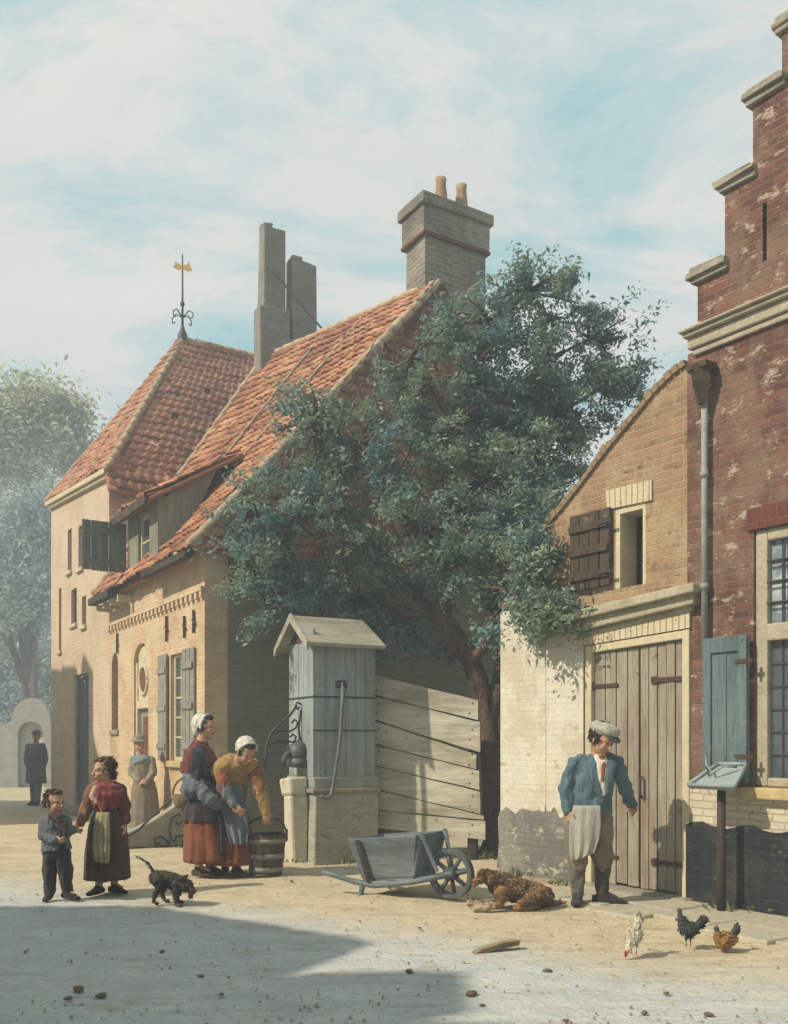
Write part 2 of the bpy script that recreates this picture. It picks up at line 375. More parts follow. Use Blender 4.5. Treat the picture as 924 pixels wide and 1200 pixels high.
# ------------------------------------------------------------------ materials of the place
M = {}
def mats():
    M['stone_cap'] = m_plain('sandstone', (0.36, 0.32, 0.25), 0.9, 0.5, 7, 0.8, tint=(0.22, 0.19, 0.14))
    M['cream'] = m_plain('cream_paint', (0.60, 0.52, 0.34), 0.75, 0.25, 6, 0.35)
    M['ochre_sill'] = m_plain('ochre_stone', (0.55, 0.42, 0.20), 0.85, 0.3, 7, 0.4)
    M['house_brick'] = m_brick('warm_brick', (0.63, 0.445, 0.27), (0.52, 0.345, 0.20), (0.60, 0.50, 0.35), worn=(0.64, 0.54, 0.37), worn_amt=0.5, patch=(0.42, 0.24, 0.12), patch_amt=.36, dark=0.4)
    M['far_brick'] = m_brick('pale_rose_brick', (0.62, 0.47, 0.33), (0.54, 0.39, 0.265), (0.60, 0.52, 0.40), worn=(0.60, 0.51, 0.38), worn_amt=0.5, patch=(0.45, 0.29, 0.18), patch_amt=.36, dark=0.3, seed=3)
    M['gable_brick'] = m_brick('shade_toned_brick', (0.24, 0.215, 0.135), (0.185, 0.17, 0.115), (0.27, 0.25, 0.18), worn=(0.16, 0.175, 0.12), worn_amt=0.45, seed=5)  # greenish tone of the shaded gable put into the brick colour
    M['chimney_brick'] = m_brick('sooty_brick', (0.27, 0.235, 0.18), (0.17, 0.15, 0.12), (0.38, 0.35, 0.28), patch=(0.27, 0.17, 0.115), patch_amt=0.40, seed=8, bh=0.075, bw=.24, msize=.011, dark=.75, worn=(0.33, 0.28, 0.21), worn_amt=.45)
    M['red_brick'] = m_brick('dark_red_brick', (0.235, 0.098, 0.065), (0.12, 0.056, 0.043), (0.21, 0.15, 0.11), patch=(0.44, 0.35, 0.27), patch_amt=0.41, worn=(0.24, 0.165, 0.115), worn_amt=0.50, seed=11, dark=0.7)
    M['barn_brick'] = m_brick('brown_brick', (0.36, 0.225, 0.125), (0.27, 0.165, 0.09), (0.40, 0.31, 0.21), patch=(0.10, 0.07, 0.05), patch_amt=0.39, worn=(0.44, 0.33, 0.20), worn_amt=0.5, seed=14)
    M['white_brick'] = m_brick('whitewashed_brick', (0.62, 0.56, 0.42), (0.55, 0.48, 0.35), (0.44, 0.38, 0.28), patch=(0.33, 0.22, 0.14), patch_amt=0.38, seed=17, dark=0.2)
    M['pump_brick'] = m_brick('pale_stone_brick', (0.42, 0.40, 0.31), (0.35, 0.33, 0.26), (0.45, 0.42, 0.33), patch=(0.20, 0.19, 0.13), patch_amt=0.40, seed=20, bh=0.075)
    M['soldier'] = m_brick('flat_arch_brick', (0.60, 0.52, 0.36), (0.55, 0.47, 0.31), (0.33, 0.26, 0.17), bw=0.062, bh=0.30, seed=23, dark=0.2)
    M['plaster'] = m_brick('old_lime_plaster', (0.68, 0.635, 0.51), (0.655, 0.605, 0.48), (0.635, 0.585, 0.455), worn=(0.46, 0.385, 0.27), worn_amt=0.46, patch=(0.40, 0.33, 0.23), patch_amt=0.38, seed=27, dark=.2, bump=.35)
    M['dado'] = m_brick('grey_render', (0.20, 0.195, 0.165), (0.165, 0.16, 0.14), (0.22, 0.21, 0.18), worn=(0.31, 0.29, 0.235), worn_amt=.50, patch=(0.50, 0.46, 0.36), patch_amt=.40, seed=37, bump=.8)
    M['tar'] = m_brick('tarred_brick', (0.030, 0.032, 0.034), (0.022, 0.023, 0.024), (0.05, 0.05, 0.048), worn=(0.075, 0.07, 0.06), worn_amt=.46, patch=(0.30, 0.27, 0.21), patch_amt=.345, seed=41, bump=1.0)
    M['tiles_near'] = m_tiles('orange_pantiles', (0.46, 0.215, 0.11), (0.34, 0.14, 0.075), (0.52, 0.29, 0.165))
    M['tiles_far'] = m_tiles('rose_pantiles', (0.50, 0.25, 0.155), (0.43, 0.20, 0.125), (0.53, 0.29, 0.19))
    M['mortar_cap'] = m_plain('ridge_mortar', (0.50, 0.43, 0.29), 0.95, 0.45, 9, 0.7, tint=(0.38, 0.22, 0.12))
    M['grey_wood'] = m_wood('silver_grey_boards', (0.33, 0.31, 0.255), (0.22, 0.20, 0.165))
    M['grey_wood_x'] = m_wood('pale_fence_boards', (0.62, 0.58, 0.46), (0.48, 0.44, 0.335), 'x', stain=(0.26, 0.215, 0.145))
    M['door_wood'] = m_wood('weathered_door_boards', (0.38, 0.335, 0.255), (0.27, 0.225, 0.165), 'z', stain=(0.20, 0.15, 0.10))
    M['brown_wood'] = m_wood('dark_brown_boards', (0.105, 0.07, 0.045), (0.06, 0.042, 0.03))
    M['pump_wood'] = m_wood('blue_grey_boards', (0.34, 0.385, 0.375), (0.24, 0.28, 0.275), stain=(0.18, 0.185, 0.16))
    M['cart_wood'] = m_wood('blue_grey_cart_paint', (0.21, 0.245, 0.25), (0.13, 0.155, 0.16), 'x')
    M['teal'] = m_wood('teal_paint', (0.15, 0.195, 0.19), (0.095, 0.14, 0.145), stain=(0.07, 0.10, 0.10))
    M['house_shutter'] = m_plain('grey_green_paint', (0.30, 0.285, 0.235), 0.8, 0.35, 6, 0.3)
    M['dark_wood'] = m_wood('dark_old_wood', (0.085, 0.065, 0.048), (0.045, 0.035, 0.028))
    M['iron'] = m_plain('old_iron', (0.045, 0.046, 0.048), 0.55, 0.4, 18, 0.4, 0.4)
    M['rust'] = m_plain('rusted_iron', (0.09, 0.05, 0.03), 0.8, 0.4, 18, 0.4, 0.3)
    M['lead'] = m_plain('lead_pipe', (0.30, 0.30, 0.27), 0.6, 0.35, 9, 0.3, 0.4)
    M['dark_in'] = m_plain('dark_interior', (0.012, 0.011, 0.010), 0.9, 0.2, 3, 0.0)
    M['reddish'] = m_plain('oxblood_paint', (0.20, 0.075, 0.04), 0.7, 0.3, 7, 0.3)
    M['gilt'] = m_plain('gilt_metal', (0.55, 0.36, 0.10), 0.4, 0.2, 10, 0.1, 0.5, metal=0.6)
    M['bark'] = m_plain('bark', (0.20, 0.135, 0.095), 0.95, 0.55, 7, 1.0, tint=(0.085, 0.052, 0.038), stretch=(1, 1, 0.22), dist=0.06)
    M['bark_highlight'] = m_plain('highlight_bark', (0.32, 0.27, 0.19), 0.95, 0.5, 9, 0.8, stretch=(1, 1, 0.25), dist=0.03)  # lighter bark tone, painted highlight for the limb in the crown
    M['leaf'] = m_leaf('tree_leaf', (0.185, 0.305, 0.30), (0.115, 0.215, 0.22), (0.29, 0.36, 0.29), 0.38)
    M['leaf_hazed'] = m_leaf('hazed_tree_leaf', (0.46, 0.50, 0.38), (0.36, 0.42, 0.36), (0.54, 0.54, 0.40), 0.4)  # distant haze put into the leaf colours by paling them
    M['leaf_hazed_blue'] = m_leaf('hazed_tree_leaf_blue', (0.33, 0.42, 0.43), (0.27, 0.36, 0.38), (0.42, 0.48, 0.44), 0.4)  # same, with the blue of the haze in the leaf colours
    M['weed'] = m_leaf('weed_leaf', (0.14, 0.17, 0.065), (0.085, 0.12, 0.05), (0.22, 0.22, 0.09), 0.3)
    M['slab'] = m_brick('weathered_chimney', (0.29, 0.275, 0.24), (0.235, 0.215, 0.18), (0.33, 0.31, 0.27), worn=(0.20, 0.175, 0.14), worn_amt=.48, patch=(0.14, 0.115, 0.09), patch_amt=.37, seed=44, bump=.9, bh=.07)
    M['dormer'] = m_wood('faded_green_grey_paint', (0.30, 0.29, 0.21), (0.22, 0.21, 0.15))
    M['shutter_grey'] = m_wood('dull_slate_paint', (0.17, 0.175, 0.145), (0.12, 0.125, 0.105))
    M['far_door'] = m_wood('blue_grey_door', (0.17, 0.19, 0.20), (0.12, 0.135, 0.145))
    M['cream_old'] = m_plain('stained_cream_paint', (0.46, 0.41, 0.30), 0.85, 0.45, 5, 0.7, tint=(0.33, 0.27, 0.18))
    M['barn_verge'] = m_plain('verge_brick', (0.31, 0.215, 0.13), 0.9, 0.5, 9, 0.7, tint=(0.20, 0.135, 0.085))
    M['lintel_brick'] = m_brick('red_flat_arch', (0.17, 0.05, 0.035), (0.13, 0.042, 0.03), (0.16, 0.09, 0.06), bw=.065, bh=.3, seed=31)
    t = NT('window_glass'); a = t.noise(9, 3, 0.6, t.obj())
    col = t.mix(a, (0.04, 0.05, 0.055), (0.10, 0.12, 0.125)); M['glass'] = t.finish(col, 0.12, a, 0.25, 0.01, 0.6)
    t = NT('leaded_glass'); a = t.noise(7, 4, 0.6, t.obj())
    col = t.mix(t.ramp(a, [(0.4, 0.0), (0.6, 1.0)]), (0.16, 0.20, 0.22), (0.42, 0.45, 0.43)); M['pale_glass'] = t.finish(col, 0.25, a, 0.3, 0.01, 0.5)
    # street: ochre beaten earth, and a paler worn cart way, its colour cooled to make its shade bluer
    t = NT('beaten_earth'); o = t.obj()
    big = t.noise(0.55, 6, 0.65, o); mid = t.noise(3.2, 6, 0.7, t.mapping(o, (0.75, 1.25, 1))); fine = t.noise(28, 5, 0.7, o); ruts = t.noise(4.5, 5, 0.65, t.mapping(o, (0.35, 1.7, 1), (0, 0, R(-9))))
    och = t.mix(t.ramp(mid, [(0.35, 0), (0.65, 1)]), (0.56, 0.48, 0.335), (0.48, 0.395, 0.26))
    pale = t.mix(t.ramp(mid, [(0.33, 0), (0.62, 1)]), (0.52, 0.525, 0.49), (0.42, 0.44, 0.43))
    sp = t.new('SeparateXYZ'); t.l(o, sp.inputs[0])
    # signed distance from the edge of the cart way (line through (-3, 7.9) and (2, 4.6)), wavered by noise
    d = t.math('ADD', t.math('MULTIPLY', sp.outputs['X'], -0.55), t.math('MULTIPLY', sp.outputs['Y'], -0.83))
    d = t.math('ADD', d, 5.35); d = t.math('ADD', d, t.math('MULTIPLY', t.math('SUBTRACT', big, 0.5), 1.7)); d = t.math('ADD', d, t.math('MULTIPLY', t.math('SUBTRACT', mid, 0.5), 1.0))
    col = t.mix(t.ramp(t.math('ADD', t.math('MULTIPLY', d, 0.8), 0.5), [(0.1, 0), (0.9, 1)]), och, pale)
    col = t.mix(t.ramp(ruts, [(0.54, 0.0), (0.66, 0.42)]), col, (0.29, 0.225, 0.14))
    col = t.mix(t.ramp(fine, [(0.55, 0.0), (0.68, 0.55)]), col, (0.22, 0.165, 0.10))
    col = t.mix(t.ramp(t.noise(9, 5, 0.7, o), [(0.62, 0.0), (0.70, 0.5)]), col, (0.62, 0.54, 0.40))
    col = t.mix(t.ramp(t.noise(0.9, 5, 0.7, t.mapping(o, (1, 1.7, 1), (0, 0, 0), (3.3, 1.2, 0))), [(0.55, 0.0), (0.68, 0.5)]), col, (0.30, 0.26, 0.19))
    for fr, x0, x1 in ((RT, -2.4, 4), (LT, -9, 0.2)):       # darker brown band along the foot of the house fronts
        v = t.new('VectorMath', operation='DOT_PRODUCT'); t.l(o, v.inputs[0]); v.inputs[1].default_value = fr.i
        dd = t.math('SUBTRACT', v.outputs['Value'], fr.o.dot(fr.i)); dd = t.math('ADD', dd, t.math('MULTIPLY', t.math('SUBTRACT', mid, .5), .9))
        v2 = t.new('VectorMath', operation='DOT_PRODUCT'); t.l(o, v2.inputs[0]); v2.inputs[1].default_value = fr.e; uu = t.math('SUBTRACT', v2.outputs['Value'], fr.o.dot(fr.e))
        k = t.math('MULTIPLY', t.math('GREATER_THAN', uu, x0), t.math('LESS_THAN', uu, x1))
        col = t.mix(t.math('MULTIPLY', k, t.ramp(t.math('ADD', dd, .5), [(.08, 0.0), (.5, .65)])), col, (0.24, 0.185, 0.12))
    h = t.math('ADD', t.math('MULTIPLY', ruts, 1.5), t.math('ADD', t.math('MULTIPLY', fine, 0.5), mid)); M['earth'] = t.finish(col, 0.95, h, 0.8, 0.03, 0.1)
    M['flag'] = m_plain('worn_flagstone', (0.40, 0.37, 0.29), 0.9, 0.35, 3, 0.5, tint=(0.47, 0.40, 0.27))
    M['pebble'] = m_plain('brown_stone', (0.20, 0.14, 0.09), 0.9, 0.45, 20, 0.6)

# ------------------------------------------------------------------ roofs
def tile_patch(mb_attr, A, B, C, D, tw=0.2, th=0.27, amp=0.026, clip=None, sag=0.03, BD=0.04):
    """pantiles on the bilinear patch A (eave left) B (eave right) C (ridge right) D (ridge left)"""
    A, B, C, D = map(Vector, (A, B, C, D))
    nC = max(2, round(max((B - A).length, (C - D).length) / tw)); nR = max(2, round(max((D - A).length, (C - B).length) / th)); K = 6
    nrm = (B - A).cross(D - A).normalized()
    if nrm.z < 0: nrm = -nrm
    vs, fs, at_ = mb_attr; prof = [amp * (math.sin(2 * math.pi * (k / K)) * 0.75 + 0.25 * math.sin(4 * math.pi * k / K)) for k in range(K)]
    def P(s, t): return (A * (1 - s) + B * s) * (1 - t) + (D * (1 - s) + C * s) * t
    for r in range(nR):
        t0 = r / nR; t1 = min(1.0, (r + 1.12) / nR)
        for c in range(nC):
            jit = random.gauss(0, 0.009); rv = min(1, max(0, random.gauss(.45 + .55 * noise.noise(Vector((c * .22, r * .3, nC * .7))), .2))); slip = random.gauss(0, 0.012) - (0.07 if random.random() < 0.02 else 0)
            if random.random() < .004: continue
            base = len(vs)
            for k in range(K + 1):
                s = (c + k / K) / nC
                pr = prof[k % K]
                sg = -sag * math.sin(math.pi * s) * math.sin(math.pi * t0) + 0.045 * noise.noise(Vector((s * 4, t0 * 4, nC)))
                vs.append(P(s, t0) + nrm * (pr + 0.034 + jit + sg) + (D - A).normalized() * slip)
                vs.append(P(s, t1) + nrm * (pr + 0.0 + jit * 0.5 + sg))
                vs.append(P(s, t0) + nrm * (pr + 0.010 + sg) + (D - A).normalized() * slip)
            for k in range(K):
                a = base + k * 3
                fs.append([a, a + 3, a + 4, a + 1]); at_.append(rv)
                fs.append([a + 2, a + 5, a + 3, a]); at_.append(rv * 0.5)
    # board under the tiles
    N = 7
    for off, flip in ((BD, 0), (BD + .06, 1)):
        b = len(vs); vs += [P(i / N, j / N) - nrm * off for j in range(N + 1) for i in range(N + 1)]
        for j in range(N):
            for i in range(N):
                k = b + j * (N + 1) + i; f = [k, k + 1, k + N + 2, k + N + 1]; fs.append(f[::-1] if flip else f); at_.append(0.1)
    n2 = (N + 1) ** 2; b -= n2
    rim = [i for i in range(N + 1)] + [(j + 1) * (N + 1) - 1 for j in range(1, N + 1)] + [N * (N + 1) + i for i in range(N - 1, -1, -1)] + [j * (N + 1) for j in range(N - 1, 0, -1)]
    for i, k in enumerate(rim):
        m = rim[(i + 1) % len(rim)]; fs.append([b + k, b + k + n2, b + m + n2, b + m]); at_.append(0.1)
def tiles_object(name, patches, mat, parent, clips=()):
    acc = ([], [], [])
    for p in patches: tile_patch(acc, *p[0], **(p[1] if len(p) > 1 else {}))
    me = bpy.data.meshes.new(name); me.from_pydata([tuple(v) for v in acc[0]], [], acc[1]); me.materials.append(mat)
    a = me.attributes.new('tile', 'FLOAT', 'FACE'); a.data.foreach_set('value', acc[2])
    if clips:
        bm = bmesh.new(); bm.from_mesh(me)
        for co, no in clips:
            bmesh.ops.bisect_plane(bm, geom=bm.verts[:] + bm.edges[:] + bm.faces[:], plane_co=co, plane_no=no, clear_outer=True)
        bm.to_mesh(me); bm.free()
    me.polygons.foreach_set('use_smooth', [True] * len(me.polygons)); me.update(); box_uv(me)
    return link(name, me, parent)
def caps(name, a, b, mat, parent, r=0.068, step=0.28):
    """half round ridge tiles bedded in mortar"""
    mb = MB(); a = Vector(a); b = Vector(b); n = max(1, round((b - a).length / step))
    for k in range(n):
        p = a.lerp(b, k / n); q = a.lerp(b, (k + 1.08) / n); j = random.uniform(-.008, .008)
        mb.tube([p + Vector((0, 0, j - 0.02)), q + Vector((0, 0, j - 0.035))], [r * random.uniform(.95, 1.1), r * 0.84], 10)
    return mb.build(name, mat, parent, True)

def window(parent, x0, x1, z0, z1, y, frame_mat, glass, bars=(1, 2), fw=0.05, depth=0.06, name='window'):
    mb = MB()
    mb.box(x0, x0 + fw, y, y + depth, z0, z1); mb.box(x1 - fw, x1, y, y + depth, z0, z1)
    mb.box(x0 + fw, x1 - fw, y, y + depth, z1 - fw, z1); mb.box(x0 + fw, x1 - fw, y, y + depth, z0, z0 + fw)
    w = mb.build(name, frame_mat, parent, bevel=0.005)
    g = MB().box(x0 + fw, x1 - fw, y + 0.03, y + 0.036, z0 + fw, z1 - fw).build('pane', glass, w)
    b = MB(); bw = 0.011
    for k in range(1, bars[0] + 1):
        x = x0 + fw + (x1 - x0 - 2 * fw) * k / (bars[0] + 1); b.box(x - bw, x + bw, y + 0.012, y + 0.029, z0 + fw, z1 - fw)
    for k in range(1, bars[1] + 1):
        z = z0 + fw + (z1 - z0 - 2 * fw) * k / (bars[1] + 1); b.box(x0 + fw, x1 - fw, y + 0.014, y + 0.0275, z - bw, z + bw)
    if b.v: b.build('glazing_bars', frame_mat, w)
    return w
def board_panel(x0, x1, z0, z1, y0, y1, n, ztop=None, mb=None, gap=0.008, jy=0.006, jz=0.01):
    """upright boards side by side, one mesh (the boards are the pattern of one leaf)"""
    mb = mb or MB()
    for k in range(n):
        a = x0 + (x1 - x0) * k / n + gap / 2; b = x0 + (x1 - x0) * (k + 1) / n - gap / 2; j = random.uniform(-jy, jy)
        za = ztop(a) if ztop else z1; zb = ztop(b) if ztop else z1; q = random.uniform(0, jz)
        mb.prism([(a, z0 + q), (b, z0 + q + random.uniform(-.004, .004)), (b, zb), (a, za)], y0 + j, y1 + j)
    return mb

# ------------------------------------------------------------------ ground
def ground():
    xs = sorted(set([round(v, 3) for v in np.concatenate([np.arange(-6, 6.01, 0.08), np.linspace(6, 30, 30), np.linspace(-30, -6, 30), [-2500, -900, -300, -100, 100, 300, 900, 2500]])]))
    ys = sorted(set([round(v, 3) for v in np.concatenate([np.arange(2.0, 13.01, 0.08), np.linspace(13, 45, 60), np.linspace(-20, 2, 30), [-2500, -500, -100, 100, 300, 900, 2500]])]))
    nx, ny = len(xs), len(ys); vs = []
    for y in ys:
        for x in xs:
            z = 0.0
            if abs(x) < 6 and 2 < y < 14:
                z = 0.020 * (noise.noise(Vector(((x * .55 + y * .83) * .3, (x * .83 - y * .55) * 3.0, 7))) * .9) + 0.012 * noise.noise(Vector((x * 0.9, y * 2.2, 0))) + 0.006 * noise.noise(Vector((x * 4, y * 7, 3))) - 0.010
            vs.append((x, y, z))
    fs = [[j * nx + i, j * nx + i + 1, (j + 1) * nx + i + 1, (j + 1) * nx + i] for j in range(ny - 1) for i in range(nx - 1)]
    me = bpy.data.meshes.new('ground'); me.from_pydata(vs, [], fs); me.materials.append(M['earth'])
    me.polygons.foreach_set('use_smooth', [True] * len(fs)); me.update()
    tag(link('ground', me), kind='structure')
    # flagstone strip along the foot of the right hand house
    mb = MB(); x = -1.15
    while x < 3.2:
        w = random.uniform(0.36, 0.6); y = -0.05
        for k in range(2):
            dd = random.uniform(0.42, 0.52) if k == 0 else random.uniform(0.3, 0.5)
            c = [(x + .006, y - dd + .006), (x + w - .006, y - dd + .006 + random.uniform(-.03, .03)), (x + w - .006, y - .006), (x + .006, y - .006)]
            mb.prismz([(p[0] + random.uniform(-.012, .012), p[1] + random.uniform(-.012, .012)) for p in c], -0.05, 0.016 + random.uniform(-.006, .006)); y -= dd
        x += w
    o = mb.build('pavement', M['flag'], None, bevel=0.012); o.location = RT.o; o.rotation_euler = (0, 0, RT.rz); tag(o, kind='structure')

LT = Frame(ground_at(240, 993), Vector((240 + 215, 0)).normalized())
_d = Vector(((-215 - CX) / F, 1)).normalized(); LT = Frame(ground_at(240, 993), -_d)
_d = Vector(((-330 - CX) / F, 1)).normalized(); RT = Frame(ground_at(815, 1057), -_d)

# ------------------------------------------------------------------ cottage (left, near)
def cottage():
    T = thing('cottage', 'low warm brick cottage with steep orange pantile roof behind the pump and tree', 'house', LT.o, LT.rz)
    xL = LT.x(128); yb = 6.6; zw = 3.93
    A = Vector((-.6, 3.9, 8.28)); D = Vector((xL, 2.75, 8.22))
    # street wall with real openings
    wx0, wx1 = LT.x(200), LT.x(214.5); wz1 = LT.pt(207, 766)[1]; wz0 = 1.05
    dx0, dx1 = LT.x(157), LT.x(174); ax0, ax1 = LT.x(131), LT.x(138.5)
    holes = [(wx0, wx1, -.3, .12, wz0, wz1), (dx0, dx1, -.3, .14, -.1, 2.52), (ax0, ax1, -.3, .14, 1.5, 2.55)]
    arch = MB(); r = (dx1 - dx0) / 2; cx = (dx0 + dx1) / 2
    arch.prism([(dx0, 2.51)] + [(dx1, 2.51)] + [(cx + r * math.cos(a), 2.51 + 0.26 * math.sin(a)) for a in np.linspace(0, math.pi, 12)[1:-1]], -.3, .14)
    arch2 = MB(); r2 = (ax1 - ax0) / 2; cx2 = (ax0 + ax1) / 2
    arch2.prism([(ax0, 2.54), (ax1, 2.54)] + [(cx2 + r2 * math.cos(a), 2.54 + 0.2 * math.sin(a)) for a in np.linspace(0, math.pi, 10)[1:-1]], -.3, .14)
    MB().box(xL, 0, 0, 0.3, -.2, zw).build('wall', M['house_brick'], T, holes=holes + [arch, arch2])
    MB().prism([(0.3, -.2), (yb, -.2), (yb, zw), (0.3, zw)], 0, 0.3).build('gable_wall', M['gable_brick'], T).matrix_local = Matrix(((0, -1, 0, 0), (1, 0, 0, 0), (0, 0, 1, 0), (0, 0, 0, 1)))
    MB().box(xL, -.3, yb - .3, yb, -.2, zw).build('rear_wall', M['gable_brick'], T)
    pl = MB().prism([(0.3, -.2), (yb - .3, -.2), (yb - .3, zw), (D.y, D.z - .15), (0.3, zw)], 0, 0.3); o = pl.build('party_wall', M['house_brick'], T)
    o.matrix_local = Matrix(((0, 1, 0, xL), (1, 0, 0, 0), (0, 0, 1, 0), (0, 0, 0, 1)))
    # roof: street slope, rear slope, hip towards the viewer
    E0 = Vector((xL - .05, -.25, 3.66)); E1 = Vector((.14, -.25, 3.66)); B0 = Vector((xL - .05, yb + .2, 3.8)); B1 = Vector((.14, yb + .2, 3.8))
    tiles_object('roof', [((E0, E1, A, D), dict(tw=.165, th=.21, amp=.019, BD=.10))], M['tiles_near'], T)
    tiles_object('rear_roof', [((B1, B0, D, A), dict(tw=.25, th=.4, BD=.10))], M['tiles_near'], T)
    hip = tiles_object('hip_roof', [((E1 + Vector((0, -.0, 0)), B1, A + Vector((0, .05, 0)), A - Vector((0, .05, 0))), dict(tw=.165, th=.21, amp=.019))], M['tiles_near'], T)
    caps('ridge', D, A, M['mortar_cap'], T); caps('hip_ridge', E1 + Vector((-.02, .02, .06)), A, M['mortar_cap'], T, .07)
    caps('verge', E0 + Vector((.06, 0, .06)), D + Vector((.06, 0, .02)), M['mortar_cap'], T, .06)
    for k in (1.55, 2.6):                # mortared tile rows showing pale up the slope
        s = k / 4.4; caps('mortar_line', E1.lerp(E0, s) + Vector((0, 0, .06)) + (A.lerp(D, s) - E1.lerp(E0, s)) * .35, A.lerp(D, s) + Vector((0, 0, .05)), M['mortar_cap'], T, .024)
    # eaves: boxed gutter on brackets left of the dormer, brick dentils under it
    g = MB().box(xL - .02, LT.x(152), -.34, -.22, 3.52, 3.63); gt = g.build('gutter', M['dark_wood'], T, bevel=.01)
    for x in np.linspace(xL + .15, LT.x(156), 4): MB().box(x - .04, x + .04, -.24, 0, 3.42, 3.52).build('bracket', M['cream'], gt)
    MB().box(LT.x(190), .12, -.3, -.2, 3.55, 3.64).build('gutter', M['dark_wood'], T, bevel=.01)
    dm = MB(); x = xL + .05
    while x < -.05:
        dm.box(x, x + .09, -.045, -.0, 3.10, 3.18); x += .18
    dm.box(xL, 0, -.05, -.0, 3.183, 3.235); dm.build('dentil_course', M['house_brick'], T)
    # chimneys
    def stack(name, x0, x1, y0, y1, z0, z1, cap, mat):
        c = MB(); j = .02
        c.box(x0, x1, y0, y1, z0, z1, j=j)
        if cap:
            c.box(x0 - .09, x1 + .09, y0 - .09, y1 + .09, z1 - .15, z1 + .02); c.box(x0 - .045, x1 + .045, y0 - .045, y1 + .045, z1 - .55, z1 - .15, j=.01)
        return c.build(name, mat, T, bevel=.015)
    xf = -.72; y0, y1 = LT.ptx(498, 300, xf)[0], LT.ptx(570, 300, xf)[0]; zt = LT.ptx(530, 240, xf)[1]
    ch = stack('chimney', xf - .56, xf, y0, y1, 5.8, zt, True, M['chimney_brick'])
    MB().box(xf - .61, xf + .05, y0 - .05, y1 + .05, zt - .60, zt - .553, j=.008).build('band', M['lintel_brick'], ch, bevel=.008)
    for (px, ph, k) in ((517, 32, .3), (541, 24, .36)):
        yy, z = LT.ptx(px, 240 - ph, xf - .28); h = z - zt - .02
        MB().lathe([(.095, zt + .0), (.10, zt + h * .5), (.078, zt + h * .85), (.09, zt + h), (.055, zt + h), (.055, zt + h * .6)], (xf - .28, yy, 0), 14).build('chimney_pot', M['pot'], ch, True)
    xs = xL + .32
    for (pa, pb, pt_, th) in ((309, 335, 266, .24), (343, 371, 305, .26)):
        y0, y1 = LT.ptx(pa, 350, xs)[0], LT.ptx(pb, 350, xs)[0]; zt = LT.ptx((pa + pb) / 2, pt_, xs)[1]
        mb = MB(); mb.box(xs - th, xs, y0, y1, zt - 1.5, zt, j=.025); mb.box(xs - th - .06, xs + .03, y0 - .05, y1 + .09, 6.2, zt - 1.45, j=.03)
        mb.box(xs - th + .03, xs - .02, y0 + .02, y0 + (y1 - y0) * .45, zt - .02, zt + .07, j=.02)
        sk = mb.build('chimney', M['slab'], T, bevel=.02)
        if pa < 320:
            p0 = LT.ptx(321, 318, xs + .03); p1 = LT.ptx(380, 388, xs + .5)
            MB().tube([(xs + .02, p0[0], p0[1]), (xs + .5, p1[0], p1[1])], .018, 6).build('stay_rod', M['iron'], sk)
    # door with an oval light
    dr = MB(); y = .09
    dr.box(dx0 + .07, dx1 - .07, y, y + .04, 0.18, 1.80); d = dr.build('door', M['house_shutter'], T, bevel=.006)
    MB().box(dx0 + .2, dx1 - .2, y - .008, y - .002, 1.05, 1.68).build('pane', M['reddish'], d)
    MB().tube([(dx1 - .12, y - .03, .95), (dx1 - .12, y - .03, 1.07)], .015, 8).build('handle', M['iron'], d)
    fr = MB(); fr.box(dx0, dx0 + .07, .03, .13, 0, 2.5); fr.box(dx1 - .07, dx1, .03, .13, 0, 2.5); fr.box(dx0 + .07, dx1 - .07, .02, .13, 1.80, 1.92); fr.box(dx0 + .07, dx1 - .07, .05, .135, 1.923, 2.75)
    f = fr.build('door_frame', M['cream'], T, bevel=.008)
    ov = MB(); n = 28; zc = 2.22; rx, rz = (dx1 - dx0) * .27, .21
    pts = [Vector((cx + rx * math.cos(2 * math.pi * k / n), .04, zc + rz * math.sin(2 * math.pi * k / n))) for k in range(n + 1)]
    ov.tube(pts, .028, 8); ov.build('oval_moulding', M['cream'], f, True)
    MB().prism([(p.x, p.z) for p in pts[:-1]], .041, .046).build('oval_pane', M['reddish'], f)
    MB().box(dx0 - .1, dx1 + .1, -.3, .2, -.1, .17).build('doorstep', M['stone_cap'], T, bevel=.02)
    # arched narrow light
    nb = MB(); nb.prism([(ax0 + .02, 1.5), (ax1 - .02, 1.5), (ax1 - .02, 2.56), (cx2, 2.72), (ax0 + .02, 2.56)], .08, .1); nw = nb.build('arched_window', M['reddish'], T)
    MB().box(ax0 - .05, ax1 + .05, -.04, .1, 1.42, 1.497).build('sill', M['stone_cap'], nw, bevel=.01)
    # window and its two shutters
    w = window(T, wx0, wx1, wz0, wz1, .05, M['cream'], M['glass'], (1, 4))
    MB().box(wx0 - .04, wx1 + .04, -.06, .05, wz0 - .085, wz0 - .003).build('sill', M['ochre_sill'], w, bevel=.01)
    for (p0, p1) in ((188, 198.5), (217, 230.5)):
        x0, x1 = LT.x(p0), LT.x(p1); mb = board_panel(x0, x1, wz0, wz1 + .02, -.045, -.015, 3)
        sh_ = mb.build('shutter', M['house_shutter'], T, bevel=.004)
        for z in (wz0 + .2, (wz0 + wz1) / 2, wz1 - .2): MB().box(x0 + .02, x1 - .02, -.065, -.052, z - .04, z + .04).build('batten', M['house_shutter'], sh_)
    # iron wall anchors
    for (px, pa, pb) in ((197, 722, 752), (218, 722, 748), (229, 715, 742), (139, 742, 766)):
        x, z0 = LT.pt(px, pb); z1 = LT.pt(px, pa)[1]
        a = MB(); a.tube([(x, -.025, z0), (x, -.025, z1)], .018, 6); a.tube([(x - .05, -.025, (z0 + z1) / 2 + .03), (x + .05, -.025, (z0 + z1) / 2 - .03)], .015, 6); a.build('wall_anchor', M['rust'], T)
